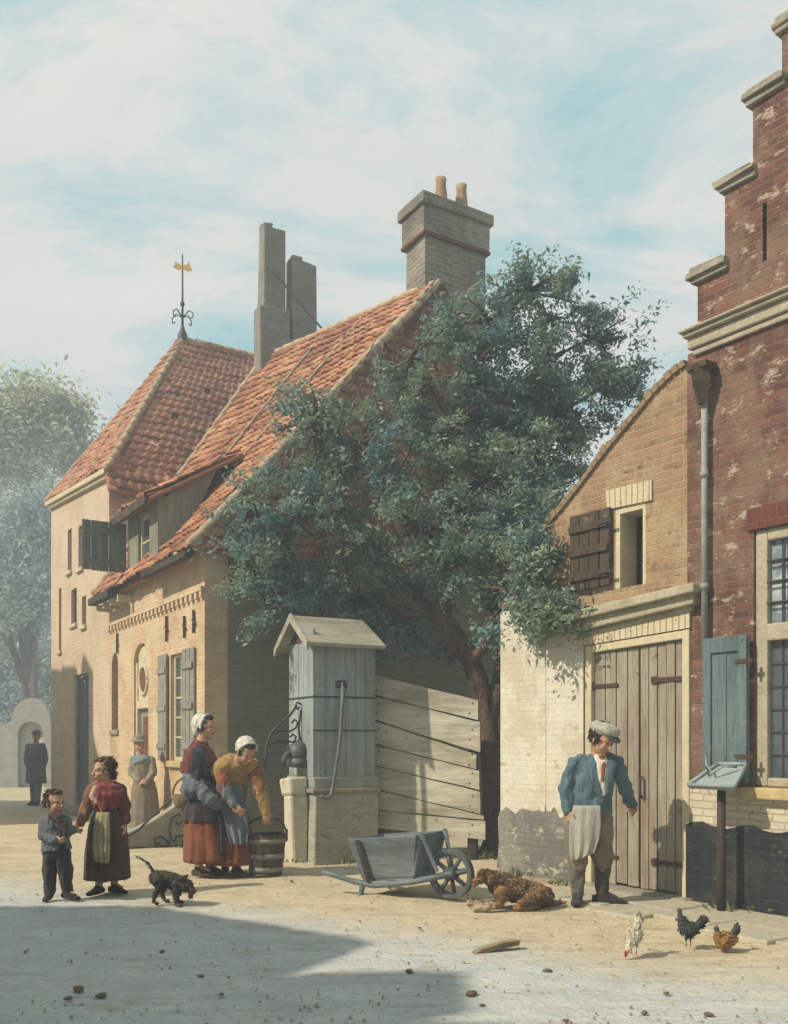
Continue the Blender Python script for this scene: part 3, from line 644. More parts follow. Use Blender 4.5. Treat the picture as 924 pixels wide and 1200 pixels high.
    # dormer on the street slope
    x0, x1 = LT.x(155), LT.x(190); zt = 4.72; zb = 3.66
    def main_z(y): return 3.66 + (y + .25) * 1.5
    dn = MB(); ow0, ow1 = LT.x(167), LT.x(180)
    dn.box(x0, x1, -.06, .05, zb, zt); fr = dn.build('dormer', M['dormer'], T, holes=[(ow0, ow1, -.2, .2, zb + .18, zt - .12)])
    ck = MB(); ck.prism([(.05, zb), (.05, zt), (.9, main_z(.9) + .08), (.05, zb - .02)][0:1] + [(.6, main_z(.6) - .15), (.96, main_z(.96) + .05), (.05, zt)], 0, .05)
    for xx in (x1 - .05, x0):
        c = ck.build('cheek', M['dormer'], fr); c.matrix_local = Matrix(((0, -1, 0, xx + .05), (1, 0, 0, 0), (0, 0, 1, 0), (0, 0, 0, 1)))
    tiles_object('dormer_roof', [((Vector((x0 - .12, -.26, zt - .03)), Vector((x1 + .14, -.26, zt - .03)), Vector((x1 + .14, 1.12, 5.52)), Vector((x0 - .12, 1.12, 5.52))), dict(tw=.2, th=.27, sag=0))], M['tiles_near'], fr)
    MB().box(x0 - .12, x1 + .14, -.29, -.25, zt - .16, zt - .03).build('fascia', M['brown_wood'], fr, bevel=.006)
    w = window(fr, ow0, ow1, zb + .18, zt - .12, -.02, M['cream'], M['glass'], (0, 1), fw=.04)
    sh_ = MB(); hx = x0 - .0
    sm = board_panel(-.68, -.02, zt - .85, zt - .1, 0, .03, 5); so = sm.build('shutter', M['shutter_grey'], fr, bevel=.005)
    so.matrix_local = Matrix(((0, -1, 0, hx - .02), (1, 0, 0, -.06), (0, 0, 1, 0), (0, 0, 0, 1)))
    for z in (zt - .72, zt - .25): MB().box(-.66, -.04, -.022, -.004, z - .04, z + .04).build('batten', M['shutter_grey'], so)
    return T

def far_house():
    xR = LT.x(128); xl = LT.x(60)
    T = thing('townhouse', 'tall pale brick house with hipped red roof and gilded weathervane at the far left', 'house', LT.w(xR, 0), LT.rz)
    X = lambda v: v - xR; L0 = X(xl); yb = 6.0
    ridge0 = LT.loc(at(214, 396, 18.6)); A = Vector((X(ridge0.x), ridge0.y, ridge0.z))
    zl, zr = 6.2, 5.75
    op = []
    for (pa, pb, ta, tb) in ((79.5, 84, 622, 668), (92, 97.5, 618, 664), (83.5, 90, 692, 730), (96, 101, 700, 732), (69, 72, 690, 762)):
        x0, z1 = LT.pt(pa, ta); x1, z0 = LT.pt(pb, tb); op.append((X(x0), X(x1), z0, z1))
    d0, d1 = X(LT.x(87)), X(LT.x(104)); dz = LT.pt(95, 790)[1]
    holes = [(a, b, -.3, .12, c, d) for a, b, c, d in op] + [(d0, d1, -.3, .14, -.1, dz)]
    MB().prism([(L0, -.2), (0, -.2), (0, zr), (L0, zl)], 0, .3).build('wall', M['far_brick'], T, holes=holes)
    for xx, zz in ((0, zr), (L0 + .3, zl)):
        o = MB().prism([(.3, -.2), (yb, -.2), (yb, zz), (.3, zz)], 0, .3).build('side_wall', M['far_brick'], T); o.matrix_local = Matrix(((0, -1, 0, xx), (1, 0, 0, 0), (0, 0, 1, 0), (0, 0, 0, 1)))
    MB().box(L0 + .3, -.3, yb - .3, yb, -.2, zr).build('rear_wall', M['far_brick'], T)
    Bk = A + Vector((0, yb + .2 - A.y, 0)); e0 = Vector((L0 - .03, -.09, zl + .02)); e1 = Vector((.1, -.09, zr + .02)); b1 = Vector((.1, yb + .2, zr + .02)); b0 = Vector((L0 - .03, yb + .2, zl + .02))
    ext = (e1 - A) ; lo = Vector((.35, -.2, zr - .42))
    dn = Vector((e1.x - A.x, 0, e1.z - A.z)).normalized() * .45
    tiles_object('roof', [((e1, b1, Bk, A), dict(tw=.165, th=.22, amp=.02, sag=.0)), ((e1 + dn, b1 + dn, b1, e1), dict(tw=.165, th=.22, amp=.02, sag=0))], M['tiles_far'], T)
    tiles_object('hip_roof', [((e0, e1, A + Vector((.05, 0, 0)), A - Vector((.05, 0, 0))), dict(tw=.165, th=.22, amp=.02))], M['tiles_far'], T)
    tiles_object('rear_roof', [((b0, e0, A, Bk), dict(tw=.28, th=.4))], M['tiles_far'], T)
    caps('ridge', A, Bk, M['mortar_cap'], T); caps('hip_ridge', e1 + Vector((.1, 0, .0)), A, M['mortar_cap'], T, .065); caps('hip_ridge', e0 + Vector((0, 0, .05)), A, M['mortar_cap'], T, .06)
    f = MB(); f.prism([(L0 - .05, zl - .07), (.12, zr - .07), (.12, zr + .02), (L0 - .05, zl + .02)], -.12, -.0); f.prism([(L0 - .02, zl - .13), (.08, zr - .13), (.08, zr - .073), (L0 - .02, zl - .073)], -.07, 0); f.build('cornice', M['cream'], T, bevel=.01)
    for a, b, c, d in op:
        w = window(T, a, b, c, d, .05, M['reddish'], M['glass'], (0, 1), fw=.045)
        MB().box(a - .05, b + .05, -.05, .05, c - .07, c - .003).build('sill', M['cream'], w, bevel=.008)
    dd = board_panel(d0 + .06, d1 - .06, .12, dz - .06, .08, .12, 4).build('door', M['far_door'], T)
    MB().tube([(d0 + .16, .05, 1.0), (d0 + .16, .05, 1.14)], .015, 6).build('handle', M['iron'], dd)
    MB().box(d0 - .05, d1 + .05, -.25, .1, -.1, .12).build('doorstep', M['stone_cap'], T, bevel=.02)
    fr = MB(); fr.box(d0, d0 + .06, .04, .13, .12, dz); fr.box(d1 - .06, d1, .04, .13, .12, dz); fr.box(d0 + .06, d1 - .06, .04, .13, dz - .06, dz); fr.build('door_frame', M['dormer'], T)
    # iron finial with scrolls, arrow and gilded vane
    s = 18.6 / F; v = MB(); z = A.z
    v.lathe([(.09, z - .1), (.10, z + .05), (.05, z + .16), (.03, z + .25)], (A.x, A.y, 0), 12); v.tube([(A.x, A.y, z), (A.x, A.y, z + 98 * s)], [.028, .014], 8)
    for a in (0, 90, 180, 270):
        ax = Vector((math.cos(R(a + 30)), math.sin(R(a + 30)), 0)); c = A + Vector((0, 0, 24 * s))
        v.tube([c, c + ax * .16 + Vector((0, 0, .10)), c + ax * .27 + Vector((0, 0, .03)), c + ax * .26 + Vector((0, 0, -.06)), c + ax * .19 + Vector((0, 0, -.05))], .013, 6)
    v.ball(A + Vector((0, 0, 40 * s)), (.045, .045, .06))
    vn = v.build('weathervane', M['iron'], T, True)
    b = MB(); c = A + Vector((0, 0, 82 * s)); u = (LT.rz)
    ex = Vector((math.cos(-u), math.sin(-u), 0))
    def q(a, h): return (c + ex * a + Vector((0, 0, h)))
    pts = [(-.19, .02), (-.08, -.03), (.02, -.02), (.10, -.06), (.19, -.05), (.17, .03), (.13, .12), (.08, .06), (-.02, .05), (-.10, .10), (-.16, .12), (-.15, .06)]
    fr_ = [q(*p) + Vector((0, 0, 0)) for p in pts]; nn = ex.cross(Vector((0, 0, 1))) * .012
    b.add([p + nn for p in fr_] + [p - nn for p in fr_], [list(range(12)), list(range(23, 11, -1))] + [[i, i + 12, (i + 1) % 12 + 12, (i + 1) % 12] for i in range(12)]); b.build('vane', M['gilt'], vn)
    return T

# ------------------------------------------------------------------ barn (right of the tree) and stepped gable house
XB = RT.x(806)
def barn():
    T = thing('barn', 'brown brick barn with big plank double doors behind the man in the cap', 'barn', RT.o, RT.rz)
    line = [RT.pt(*p) for p in ((806, 428), (790, 440), (768, 462), (745, 490), (720, 520), (698, 548), (680, 572), (662, 595), (648, 611), (640, 622))]
    xl = line[-1][0]
    out = [(xl, -.2), (XB, -.2)] + line
    wp = [RT.pt(*p) for p in ((722, 690), (757, 684), (757, 588), (722, 597))]
    hole = MB().prism(wp, -.3, .26)
    dl = [RT.pt(688, 757), RT.pt(810, 737)]
    dh = MB().prism([(dl[0][0], -.3), (dl[1][0], -.3), dl[1], dl[0]], -.3, .10)
    MB().prism(out, 0, .32).build('wall', M['barn_brick'], T, holes=[hole, dh])
    # brick verge course along the curved gable, thin tiled roof behind
    vb = MB()
    for k in range(len(line) - 1):
        a, b = Vector((line[k][0], 0, line[k][1])), Vector((line[k + 1][0], 0, line[k + 1][1])); n = max(1, round((b - a).length / .075))
        up = Vector((-(a - b).z, 0, (a - b).x)).normalized()
        if up.z < 0: up = -up
        for j in range(n):
            p = a.lerp(b, (j + .06) / n); q = a.lerp(b, (j + .94) / n); w = random.uniform(-.022, .018)
            vb.prism([((q).x, (q).z), (p.x, p.z), ((p + up * (.06 + w)).x, (p + up * (.06 + w)).z), ((q + up * (.06 + w)).x, (q + up * (.06 + w)).z)], -.03, .34)
    vb.build('verge', M['barn_verge'], T)
    rf = MB()
    for k in range(len(line) - 1):
        a, b = line[k], line[k + 1]
        rf.add([(b[0], .345, b[1] + .05), (a[0], .345, a[1] + .05), (a[0], 5, a[1] + .05), (b[0], 5, b[1] + .05), (b[0], .345, b[1] - .05), (a[0], .345, a[1] - .05), (a[0], 5, a[1] - .05), (b[0], 5, b[1] - .05)], [[0, 1, 2, 3], [7, 6, 5, 4], [0, 4, 5, 1], [1, 5, 6, 2], [2, 6, 7, 3], [3, 7, 4, 0]])
    rf.build('roof', M['dark_wood'], T)
    MB().box(xl, xl + .25, .32, 5, -.2, line[-1][1] - .06).build('side_wall', M['barn_brick'], T); MB().box(xl + .25, XB, 4.75, 5, -.2, line[-1][1] - .06).build('rear_wall', M['barn_brick'], T)
    # lime plaster with a ragged lower edge, grey render below
    pl = [(598, 700), (640, 690), (672, 700), (684, 740), (684, 960)]
    edge = [(684 - 43.5 * k / 40, 957 + 17 * noise.noise(Vector((k * .17, 1.5, 0))) + 4 * noise.noise(Vector((k * .45, 4, 0)))) for k in range(41)]
    P = [RT.pt(*p, -.02) for p in edge[::-1]] + [RT.pt(*p, -.02) for p in ((684, 750), (679, 738), (668, 726), (664, 724), (655, 722), (640.5, 716))]
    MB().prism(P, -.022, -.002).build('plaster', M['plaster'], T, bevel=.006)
    P = [(xl - .002, -.1), (RT.x(683.5), -.1)] + [RT.pt(683.5, 952, -.01), RT.pt(655, 944, -.01), (xl - .002, RT.pt(642, 944)[1])]
    MB().prism(P, -.014, -.001).build('dado', M['dado'], T)
    # cornice over the doors, flat brick arch, frame
    c = MB()
    c.prism([RT.pt(*p, -.1) for p in ((671, 729), (818, 694), (818, 683), (671, 718))], -.16, 0); c.prism([RT.pt(*p, -.06) for p in ((673, 742), (816, 708), (816, 694.5), (673, 729.5))], -.10, 0); c.prism([RT.pt(*p, -.03) for p in ((677, 748), (813, 716), (813, 708.5), (677, 742.5))], -.05, 0)
    c.build('cornice', M['cream_old'], T, bevel=.012)
    MB().prism([RT.pt(*p) for p in ((686, 757), (811, 736), (811, 716.5), (686, 746))], -.03, .05).build('flat_arch', M['soldier'], T)
    fx0, fx1 = dl[0][0], dl[1][0]; ix0, ix1 = fx0 + .075, fx1 - .07
    zt = lambda x: dl[0][1] + (dl[1][1] - dl[0][1]) * (x - fx0) / (fx1 - fx0) - .003
    f = MB(); f.prism([(fx0, 0), (ix0, 0), (ix0, zt(ix0)), (fx0, zt(fx0))], -.025, .09); f.prism([(ix1, 0), (fx1, 0), (fx1, zt(fx1)), (ix1, zt(ix1))], -.025, .09); f.prism([(ix0, zt(ix0) - .07), (ix1, zt(ix1) - .07), (ix1, zt(ix1)), (ix0, zt(ix0))], -.02, .09)
    f.build('door_frame', M['cream'], T, bevel=.008)
    mid = RT.x(748); zt2 = lambda x: zt(x) - .075
    for (a, b, n, side) in ((ix0 + .006, mid - .008, 4, 0), (mid + .008, ix1 - .006, 5, 1)):
        d = board_panel(a, b, .03, 0, .02, .055, n, ztop=zt2, gap=.009, jz=.03).build('door', M['door_wood'], T, bevel=.004)
        for z in (.28, zt2(a) - .30):
            h = MB()
            if side: h.box(b - .30, b + .02, .002, .012, z - .018, z + .018); h.tube([(b + .01, -.0, z - .04), (b + .01, -.0, z + .04)], .014, 8); h.box(b - .33, b - .26, .001, .0125, z - .03, z + .03)
            else: h.box(a - .02, a + .28, .002, .012, z - .016, z + .016); h.tube([(a - .01, .0, z - .04), (a - .01, .0, z + .04)], .014, 8)
            h.build('hinge', M['rust'], d)
        if side: MB().tube([(a + .04, .0, .82), (a + .04, -.03, .85), (a + .04, -.03, .97), (a + .04, .0, 1.0)], .012, 8).build('handle', M['iron'], d)
    MB().box(fx0 - .05, fx1 + .05, -.14, .1, -.1, .028).build('threshold', M['stone_cap'], T, bevel=.01)
    # upper window: deep cream reveal, black panel painted as the unlit inside, brown shutter folded back
    a, b, c_, d_ = wp
    rv = MB(); rv.prism([(a[0], a[1]), (a[0] + .05, a[1]), (d_[0] + .05, d_[1]), (d_[0], d_[1])], .0, .25); rv.prism([(b[0] - .03, b[1]), (b[0], b[1]), (c_[0], c_[1]), (c_[0] - .03, c_[1])], .0, .25); rv.prism([(d_[0] + .05, d_[1] - .05), (c_[0] - .03, c_[1] - .05), (c_[0] - .03, c_[1]), (d_[0] + .05, d_[1])], .0, .25)
    w = rv.build('window_frame', M['cream'], T)
    MB().prism([(a[0] + .05, a[1]), (b[0] - .03, b[1]), (c_[0] - .03, c_[1] - .05), (d_[0] + .05, d_[1] - .05)], .22, .245).build('dark_backing', M['dark_in'], w)  # near black sheet closing the hole, painted darkness of the inside
    MB().prism([RT.pt(*p, -.02) for p in ((712, 597), (764, 586), (764, 562), (710, 575))], -.02, -.001).build('lintel', M['soldier'], T)
    P = [RT.pt(*p, -.05) for p in ((668.5, 694), (715, 690), (715, 594), (668.5, 592))]
    x0, x1 = P[0][0], P[1][0]
    s = board_panel(x0, x1, P[0][1], P[2][1], -.06, -.02, 4).build('shutter', M['brown_wood'], T, bevel=.004)
    for z in (P[0][1] + .12, P[2][1] - .13, (P[0][1] + P[2][1]) / 2): MB().box(x0 + .01, x1 - .01, -.082, -.068, z - .035, z + .035).build('batten', M['brown_wood'], s)
    for z in (P[0][1] + .12, P[2][1] - .13): MB().box(x1 - .12, x1 + .05, -.093, -.083, z - .013, z + .013).build('hinge', M['iron'], s)
    return T

def yard_wall():
    T = thing('yard_wall', 'low lime plastered yard wall with grey foot between the tree trunk and the barn', 'wall', RT.o, RT.rz)
    a, b = RT.x(586), RT.x(640) - .004; z0, z1 = RT.pt(590, 716)[1], RT.pt(640, 706)[1]
    top = [(b + (a - b) * k / 14, z1 + (z0 - z1) * k / 14 + .02 * noise.noise(Vector((k * .8, 3, 0)))) for k in range(15)]
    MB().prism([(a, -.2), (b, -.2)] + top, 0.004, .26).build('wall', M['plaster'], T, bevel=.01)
    c = MB(); n = 15
    for k in range(n):
        x0, x1 = a + (b - a) * k / n + .004, a + (b - a) * (k + 1) / n - .004; z = z0 + (z1 - z0) * (k + .5) / n + .02; c.box(x0, x1, -.025, .29, z, z + .06, j=.008)
    c.build('coping', M['barn_verge'], T, bevel=.006)
    e = [(b - (b - a) * k / 20, RT.pt(640 - 54 * k / 20, 950)[1] + .06 * noise.noise(Vector((k * .27, 8, 0))) + .012 * noise.noise(Vector((k * .6, 5, 2)))) for k in range(21)]
    MB().prism([(a, -.1), (b, -.1)] + e, -.010, .003).build('foot', M['dado'], T)
    return T

def gable_house():
    T = thing('gabled_house', 'dark red brick house with stepped gable and teal shutter at the right edge', 'house', RT.o, RT.rz)
    x0 = XB + .003; xr = 3.5; cx = (RT.x(818) + xr) / 2
    st = [(RT.x(818), RT.pt(818, 332)[1]), (RT.x(850), RT.pt(850, 226)[1]), (RT.x(883), RT.pt(883, 124)[1]), (RT.x(917), RT.pt(917, 40)[1]), (1.08, 7.3), (1.36, 7.9)]
    zc = RT.pt(795, 420)[1]
    out = [(x0, -.2), (xr, -.2), (xr, zc)]
    lf = [(x0, zc)]
    z = zc
    for (x, zt) in st: lf += [(x, z), (x, zt)]; z = zt
    rt = [(2 * cx - p[0], p[1]) for p in lf[1:]]
    pts = out + rt + lf[::-1]
    # clean duplicates
    P = []
    for p in pts:
        if not P or (abs(p[0] - P[-1][0]) + abs(p[1] - P[-1][1])) > 1e-4: P.append(p)
    wx0, wx1 = RT.x(884), RT.x(884) + 1.0; wz0 = RT.pt(884, 922)[1]; wz1 = RT.pt(884, 622)[1]
    zpl = RT.pt(850, 968)[1]; zwh = RT.pt(850, 922)[1]
    slit = MB().box(RT.x(894), RT.x(899), -.2, .1, RT.pt(896, 306)[1], RT.pt(896, 238)[1])
    MB().prism(P, 0, .35).build('wall', M['red_brick'], T, holes=[(wx0, wx1, -.3, .16, wz0, wz1), slit])
    MB().box(x0, x0 + .3, .35, 6, -.2, zc).build('side_wall', M['red_brick'], T); MB().box(xr - .3, xr, .35, 6, -.2, zc).build('side_wall', M['red_brick'], T); MB().box(x0 + .3, xr - .3, 5.7, 6, -.2, zc).build('rear_wall', M['red_brick'], T)
    ap = Vector((cx, 0, 7.6)); 
    rfm = [((Vector((x0 - .05, 6.1, zc)), Vector((x0 - .05, .36, zc)), Vector((cx, .36, 7.5)), Vector((cx, 6.1, 7.5))), dict(tw=.3, th=.4)), ((Vector((xr + .05, .36, zc)), Vector((xr + .05, 6.1, zc)), Vector((cx, 6.1, 7.5)), Vector((cx, .36, 7.5))), dict(tw=.3, th=.4))]
    tiles_object('roof', rfm, M['tiles_near'], T)
    for k, (x, zt) in enumerate(st):
        nx = st[k + 1][0] if k + 1 < len(st) else 2 * cx - x
        for mir in ((0, 1) if k + 1 < len(st) else (0,)):
            a, b = x - .07, nx + .035
            if mir: a, b = 2 * cx - b, 2 * cx - a
            c = MB(); c.box(a + .03, b, -.035, .39, zt + .002, zt + .045, j=.006); c.box(a, b + .0, -.06, .41, zt + .046, zt + .09, j=.012); c.box(a + .025, b - .03, -.04, .39, zt + .091, zt + .118, j=.014)
            c.build('coping', M['stone_cap'], T, bevel=.014)
    # moulded cornice
    c = MB(); xa = RT.x(795, -.15)
    zb = RT.pt(800, 424)[1]
    c.box(xa + .05, xr, -.035, -.002, zb, zb + .05); c.box(xa + .02, xr, -.06, -.002, zb + .051, zb + .14); c.box(xa, xr, -.10, -.002, zb + .141, zb + .175); c.box(xa - .02, xr, -.13, -.002, zb + .176, zb + .20)
    c.build('cornice', M['cream_old'], T, bevel=.012)
    # hopper and downpipe
    x, z = RT.pt(826, 440, -.06)
    p = MB(); p.tube([(x, -.06, z), (x, -.06, RT.pt(826, 775)[1])], .026, 10); p.tube([(x, -.06, RT.pt(826, 690)[1] - .02), (x, -.06, RT.pt(826, 690)[1] + .03)], .036, 10); p.tube([(x, -.06, RT.pt(826, 560)[1] - .02), (x, -.06, RT.pt(826, 560)[1] + .03)], .034, 10)
    d = p.build('downpipe', M['lead'], T, True)
    hb = MB(); xx, zz = RT.pt(820, 430, -.06); hb.lathe([(.03, zz - .32), (.045, zz - .26), (.085, zz - .15), (.10, zz - .02), (.085, zz - .02)], (x, -.1, 0), 4); hb.box(x - .09, x + .09, -.17, -.02, zz - .05, zz - .005)
    hb.build('hopper', M['brown_wood'], d)
    lp = MB().tube([(x, -.055, RT.pt(826, 778)[1]), (x, -.055, RT.pt(826, 826)[1])], .014, 6); lp.build('pipe_stub', M['iron'], d)
    # whitewashed course and tarred plinth
    MB().box(x0 + .01, xr, -.012, -.001, zpl - .05, zwh - .0).build('whitewash', M['white_brick'], T)
    tp = [(x0, -.15), (xr, -.15)]; n = 46
    for k in range(n + 1): tp.append((xr + (x0 - xr) * k / n, zpl + .035 * noise.noise(Vector((k * .35, 2, 1))) + .012 * noise.noise(Vector((k * .8, 6, 1)))))
    MB().prism(tp, -.03, -.0125).build('plinth', M['tar'], T, bevel=.006)
    # window: cream cross frame, leaded upper light, dark lower light
    zt = RT.pt(884, 745)[1]
    f = MB(); y = .02; fw = .10
    f.box(wx0, wx0 + fw, y, y + .1, wz0, wz1); f.box(wx1 - fw, wx1, y, y + .1, wz0, wz1); f.box(wx0 + fw, wx1 - fw, y, y + .1, wz1 - .09, wz1); f.box(wx0 + fw, wx1 - fw, y - .02, y + .1, zt - .05, zt + .08); f.box(wx0 + fw, wx1 - fw, y, y + .1, wz0, wz0 + .07)
    w = f.build('window', M['cream_old'], T, bevel=.012)
    for (a, b, g, nz, nm) in ((zt + .08, wz1 - .09, 'pale_glass', 4, 'upper_pane'), (wz0 + .07, zt - .05, 'glass', 6, 'lower_pane')):
        MB().box(wx0 + fw, wx1 - fw, y + .055, y + .06, a, b).build(nm, M[g], w)
        l = MB()
        for k in range(1, 8): xx = wx0 + fw + (wx1 - wx0 - 2 * fw) * k / 8; l.box(xx - .006, xx + .006, y + .045, y + .054, a, b)
        for k in range(1, nz): zz = a + (b - a) * k / nz; l.box(wx0 + fw, wx1 - fw, y + .043, y + .0535, zz - .006, zz + .006)
        if nm == 'upper_pane':
            for k in range(1, 4): zz = a + (b - a) * k / 4; l.tube([(wx0 + fw, y + .0, zz), (wx1 - fw, y + .0, zz)], .009, 6)
            for k in range(1, 6): xx = wx0 + fw + (wx1 - wx0 - 2 * fw) * k / 6; l.tube([(xx, y + .018, a), (xx, y + .018, b)], .008, 6)
        l.build('glazing_bars', M['iron'], w)
    MB().box(wx0 - .06, wx1 + .06, -.10, .02, wz0 - .09, wz0 - .003).build('sill', M['ochre_sill'], w, bevel=.01)
    MB().box(wx0 - .05, wx1 + .05, -.02, -.001, wz1 + .004, wz1 + .17).build('lintel', M['lintel_brick'], T)
    # teal shutter folded back against the wall
    P0 = RT.pt(829, 916, -.05); P1 = RT.pt(879, 746, -.05); a, b, c0, c1 = P0[0], P1[0], RT.pt(850, 916, -.05)[1], RT.pt(879, 744, -.05)[1]
    a = RT.x(823, -.1)
    s = MB(); s.box(a, b, -.075, -.045, c0, c1); sh_ = s.build('shutter', M['teal'], T, bevel=.006)
    e = MB(); t = .075
    e.box(a, a + t, -.095, -.0755, c0, c1); e.box(b - t, b, -.095, -.0755, c0, c1)
    for (q0, q1) in ((c0, c0 + .1), (c1 - .12, c1)): e.box(a + t, b - t, -.0945, -.0755, q0, q1)
    e.box((a + b) / 2 - .012, (a + b) / 2 + .012, -.084, -.0755, c0 + .1, c1 - .12)
    e.build('shutter_frame', M['teal'], sh_, bevel=.005)
    for z in (c0 + .2, c1 - .2): MB().box(b - .1, b + .06, -.104, -.0955, z - .014, z + .014).tube([(b + .03, -.098, z - .05), (b + .03, -.098, z + .05)], .012, 6).build('hinge', M['rust'], sh_)
    return T

def shadow_house(name, label, o, e, w, dep, zw, zr, chim):
    """unseen house across the street, outside the frame, added only to cast the large shadows on the street and on the far facade"""
    fr = Frame(o, e); T = thing(name, label, 'house', fr.o, fr.rz)
    holes = []
    for k in range(3):
        x = w * (k + .5) / 3; holes.append((x - .35, x + .35, -.3, .15, .9, 2.1))
    MB().prism([(0, -.2), (w, -.2), (w, zw), (w / 2, zr), (0, zw)], 0, .3).build('wall', M['house_brick'], T, holes=holes)
    for h in holes: window(T, h[0], h[1], h[4], h[5], .05, M['cream'], M['glass'], (1, 3))
    MB().prism([(0, -.2), (w, -.2), (w, zw), (w / 2, zr), (0, zw)], dep - .3, dep).build('rear_wall', M['house_brick'], T)
    for x in (0, w - .25): MB().box(x, x + .25, .3, dep - .3, -.2, zw).build('side_wall', M['house_brick'], T)
    tiles_object('roof', [((Vector((-.1, dep, zw)), Vector((-.1, 0, zw)), Vector((w / 2, 0, zr)), Vector((w / 2, dep, zr))), dict(tw=.3, th=.4)), ((Vector((w + .1, 0, zw)), Vector((w + .1, dep, zw)), Vector((w / 2, dep, zr)), Vector((w / 2, 0, zr))), dict(tw=.3, th=.4))], M['tiles_near'], T)
    for (cx_, cy, s, z) in chim: MB().box(cx_ - s, cx_ + s, cy - s, cy + s, zr - 1.2, z).build('chimney', M['chimney_brick'], T, bevel=.02)  # stacks placed and sized for the shadows they throw
    return T
# ------------------------------------------------------------------ trees
def leaves_mesh(name, P, size, mat, up=0.35, tint=None):
    """P: (n,3) leaf positions; one small bent leaf of two quads at each"""
    n = len(P); rng = np.random.default_rng(len(P))
    nrm = rng.normal(size=(n, 3)); nrm[:, 2] = np.abs(nrm[:, 2]) + up; nrm /= np.linalg.norm(nrm, axis=1)[:, None]
    a = rng.normal(size=(n, 3)); a -= nrm * (a * nrm).sum(1)[:, None]; a /= np.linalg.norm(a, axis=1)[:, None]; b = np.cross(nrm, a)
    s = (size * rng.uniform(0.4, 1.5, n))[:, None]
    v = np.stack([P - a * s, P + b * s * .42 + nrm * s * .12, P + a * s - nrm * s * .15, P - b * s * .42 + nrm * s * .12], 1).reshape(-1, 3)
    me = bpy.data.meshes.new(name); me.vertices.add(n * 4); me.vertices.foreach_set('co', v.astype(np.float32).ravel())
    me.loops.add(n * 4); me.loops.foreach_set('vertex_index', np.arange(n * 4, dtype=np.int32))
    me.polygons.add(n); me.polygons.foreach_set('loop_start', np.arange(0, n * 4, 4, dtype=np.int32)); me.polygons.foreach_set('loop_total', np.full(n, 4, np.int32))
    me.materials.append(mat); me.update(calc_edges=True)
    t = me.attributes.new('leaf', 'FLOAT', 'FACE'); t.data.foreach_set('value', np.clip(tint if tint is not None else rng.uniform(0, 1, n), 0, 1).astype(np.float32))
    return me
def sprays(lobes, per, rng, leaf_n, spread):
    """twig sprays inside each lobe: (centre, radii, outward drift); returns points and a tint per spray"""
    pts, tin, cents = [], [], []
    for c, r, k in lobes:
        t0 = rng.uniform(-.2, .2); c = np.array(c); r = np.array(r)
        for _ in range(int(per * k)):
            d = rng.normal(size=3); d /= np.linalg.norm(d); rad = rng.uniform(0.35, 1.08) ** 0.7
            q = c + d * r * rad; cents.append(q)
            m = int(leaf_n * rng.uniform(.5, 1.4)); ax = d * 0.6 + rng.normal(size=3) * .5; ax /= np.linalg.norm(ax)
            t = rng.normal(size=(m, 1)) * spread * 1.1; p = q + ax * t + rng.normal(size=(m, 3)) * spread * np.array([.62, .62, .40])
            pts.append(p); tin.append(np.clip(t0 + rng.uniform(.0, 1) * .7 + rng.uniform(0, .3, m), 0, 1))
    return np.concatenate(pts), np.concatenate(tin), cents

